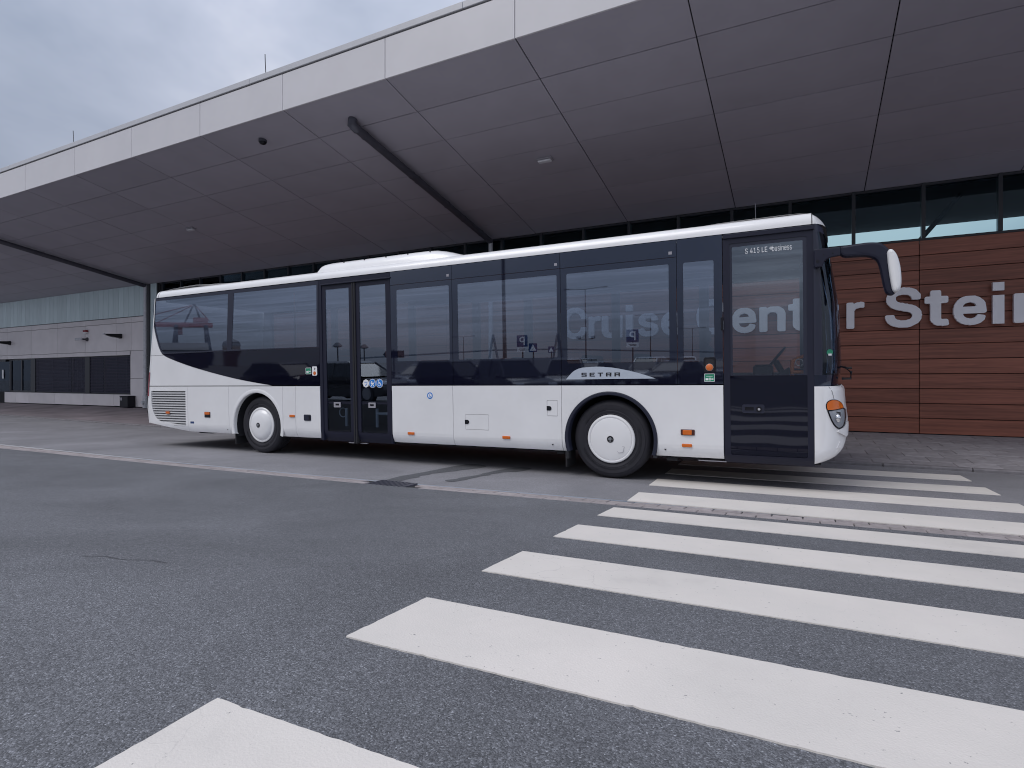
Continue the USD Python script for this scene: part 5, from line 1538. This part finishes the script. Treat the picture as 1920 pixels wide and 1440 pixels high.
sign_post('parking_sign', 'blue parking sign mirrored above the silver name badge', (-6.61, -14.7, gl_(-6, -14)), 2.70, 0.62, 'sign_blue', gP, True)
sign_post('crossing_sign', 'blue pedestrian crossing sign with white triangle near the first parking sign', (-12.61, -16.3, gl_(-12, -16)), 2.28, 0.5, 'sign_blue', tri)
sign_post('crossing_sign', 'farther blue pedestrian crossing sign with white triangle', (-16.3, -28.9, gl_(-16, -28)), 2.38, 0.5, 'sign_blue', tri)
ds_ = thing('direction_sign', 'dark arrow shaped direction board on a post in the car park', 'road sign', (-14.91, -6.41, gl_(-14.9, -6.4)), 180)
obj('post', tube([(0, 0, 0), (0, 0, 2.1)], 0.035, 10), 'steel_dark', ds_, 40)
obj('board', upright(Polygon([(-0.55, 1.75), (0.40, 1.75), (0.55, 1.9), (0.40, 2.05), (-0.55, 2.05)]), -0.05, 0.03), 'crane_dark', ds_)
def lamp_post(label, loc, h, arm, r=0.07, flood=False, double=True, rz=0):
    t = thing('lamp_post', label, 'lamp post', loc, rz, None)
    obj('pole', tube([(0, 0, 0), (0, 0, h)], [r, r * 0.6], 12), 'steel_dark', t, 40)
    for s in ((-1, 1) if double else (1,)):
        obj('arm', tube([(0, 0, h), (s * arm, 0, h + 0.12)], 0.035, 8), 'steel_dark', t, 40)
        obj('lamp_head', cbx(min(s * arm, s * (arm + 0.6)), max(s * arm, s * (arm + 0.6)), -0.12, 0.12, h + 0.06, h + 0.16, 0.03), 'steel_dark', t)
    if flood:
        for s in (-1, 1):
            obj('flood_light', cbx(s * 0.75 - 0.22, s * 0.75 + 0.22, -0.12, 0.12, h * 0.42, h * 0.42 + 0.3, 0.04), 'steel_dark', t)
        obj('flood_arm', bx(-0.75, 0.75, -0.03, 0.03, h * 0.42 - 0.06, h * 0.42), 'steel_dark', t)
    return t
lamp_post('thick lamp post nearest the bus, mirrored in the middle window', (-11.52, -10.24, gl_(-11.5, -10.2)), 10.5, 1.2, 0.10)
lamp_post('tall double armed lamp post with floodlights on a cross arm', (-17.49, -41.85, -0.15), 8.6, 1.7, 0.09, True)
lamp_post('double armed lamp post mirrored right of the parking sign', (-15.09, -62.75, -0.15), 7.2, 1.4, 0.08)
lamp_post('small distant double armed lamp post at the end of the car park', (-12.62, -85.9, -0.15), 6.4, 1.6, 0.08)
lamp_post('distant lamp post left of the parking sign', (-47.5, -69.7, -0.15), 5.6, 1.6, 0.08)
for (x, y, lab) in ((-28.29, -17.9, 'short post lamp mirrored in the left leaf of the middle door'), (-29.86, -22.68, 'short post lamp mirrored in the right leaf of the middle door')):
    t = thing('post_lamp', lab, 'lamp post', (x, y, -0.15))
    obj('pole', tube([(0, 0, 0), (0, 0, 2.75)], 0.05, 10), 'steel_dark', t, 40)
    obj('lamp_head', trimesh.convex.convex_hull(np.array([(math.cos(a) * r, math.sin(a) * r, z) for a in np.linspace(0, 2 * PI, 12) for r, z in ((0.15, 2.70), (0.36, 2.78), (0.30, 2.86), (0.10, 3.05))])), 'steel_dark', t)

# harbour crane far across the car park (mirrored in the rear window)
cr = thing('harbour_crane', 'red and dark blue container gantry crane far behind the car park', 'crane', (-560, -390, -0.2), -55)
for sx in (-15, 15):
    for sy in (-9, 9):
        obj('leg', tube([(sx * 1.15, sy, 0), (sx, sy * 0.7, 26), (sx * 0.9, sy * 0.7, 44)], [3.2, 2.6, 1.8], 8), 'crane_dark', cr)
obj('portal_beam', cat_([bx(-16, 16, sy - 1, sy + 1, 22, 25) for sy in (-7, 7)]), 'crane_dark', cr)
obj('boom', cat_([bx(-62, 20, sy - 1.0, sy + 1.0, 42, 46.5) for sy in (-5, 5)]), 'crane_red', cr)
obj('machine_house', cbx(2, 16, -6, 6, 46.5, 52, 0.6), 'crane_red', cr)
obj('apex_frame', cat_([tube([(10, sy, 46), (4, sy * 0.4, 66)], 0.9, 6) for sy in (-5, 5)] + [tube([(-6, sy, 46), (3, sy * 0.4, 66)], 0.9, 6) for sy in (-5, 5)]), 'crane_dark', cr)
obj('tie_bar', cat_([tube([(4, 0, 66), (-58, 0, 46.5)], 0.5, 6), tube([(4, 0, 66), (-30, 0, 46.5)], 0.5, 6), tube([(4, 0, 66), (18, 0, 48)], 0.5, 6)]), 'crane_red', cr)
obj('trolley_cabin', cbx(-14, -8, -3, 3, 34, 42, 0.5), 'crane_red', cr)
sh = thing('harbour_shed', 'low dark harbour shed left of the crane', 'shed', (-157, -92, -0.2), -55)
obj('wall', bx(-10, 10, -6, 6, 0, 6.0), 'shed_wall', sh)
obj('roof', trimesh.convex.convex_hull(np.array([(x_, y_, z_) for x_ in (-10.3, 10.3) for y_, z_ in ((-6.3, 6.0), (6.3, 6.0), (0, 8.2))])), 'shed_wall', sh)
obj('door', bx(-2, 2, 6.0, 6.06, 0, 4.2), 'lamp_housing', sh)
tw = thing('brick_tower', 'short brick tower with dark roof right of the crane', 'building', (-349, -268, -0.2), 30)
obj('wall', bx(-5, 5, -5, 5, 0, 15), 'shed_brick', tw)
obj('roof', trimesh.convex.convex_hull(np.array([(-5.4, -5.4, 15), (5.4, -5.4, 15), (5.4, 5.4, 15), (-5.4, 5.4, 15), (-4.5, -4.5, 18), (4.5, 4.5, 18), (-4.5, 4.5, 18), (4.5, -4.5, 18), (0, 0, 20.5)])), 'shed_wall', tw)
br = thing('harbour_bridge', 'distant grey cable bridge with two pylons on the horizon', 'bridge', (-1000, -2300, 0), 0)
for (x, y) in ((-123, 75), (134, -46)):
    obj('pylon', cat_([tube([(x - 22, y, 0), (x, y, 115)], 5, 6), tube([(x + 22, y, 0), (x, y, 115)], 5, 6)]), 'bridge_grey', br)
obj('deck', tube([(-700, 300, 20), (-123, 75, 46), (134, -46, 46), (800, -300, 20)], 4, 6), 'bridge_grey', br)
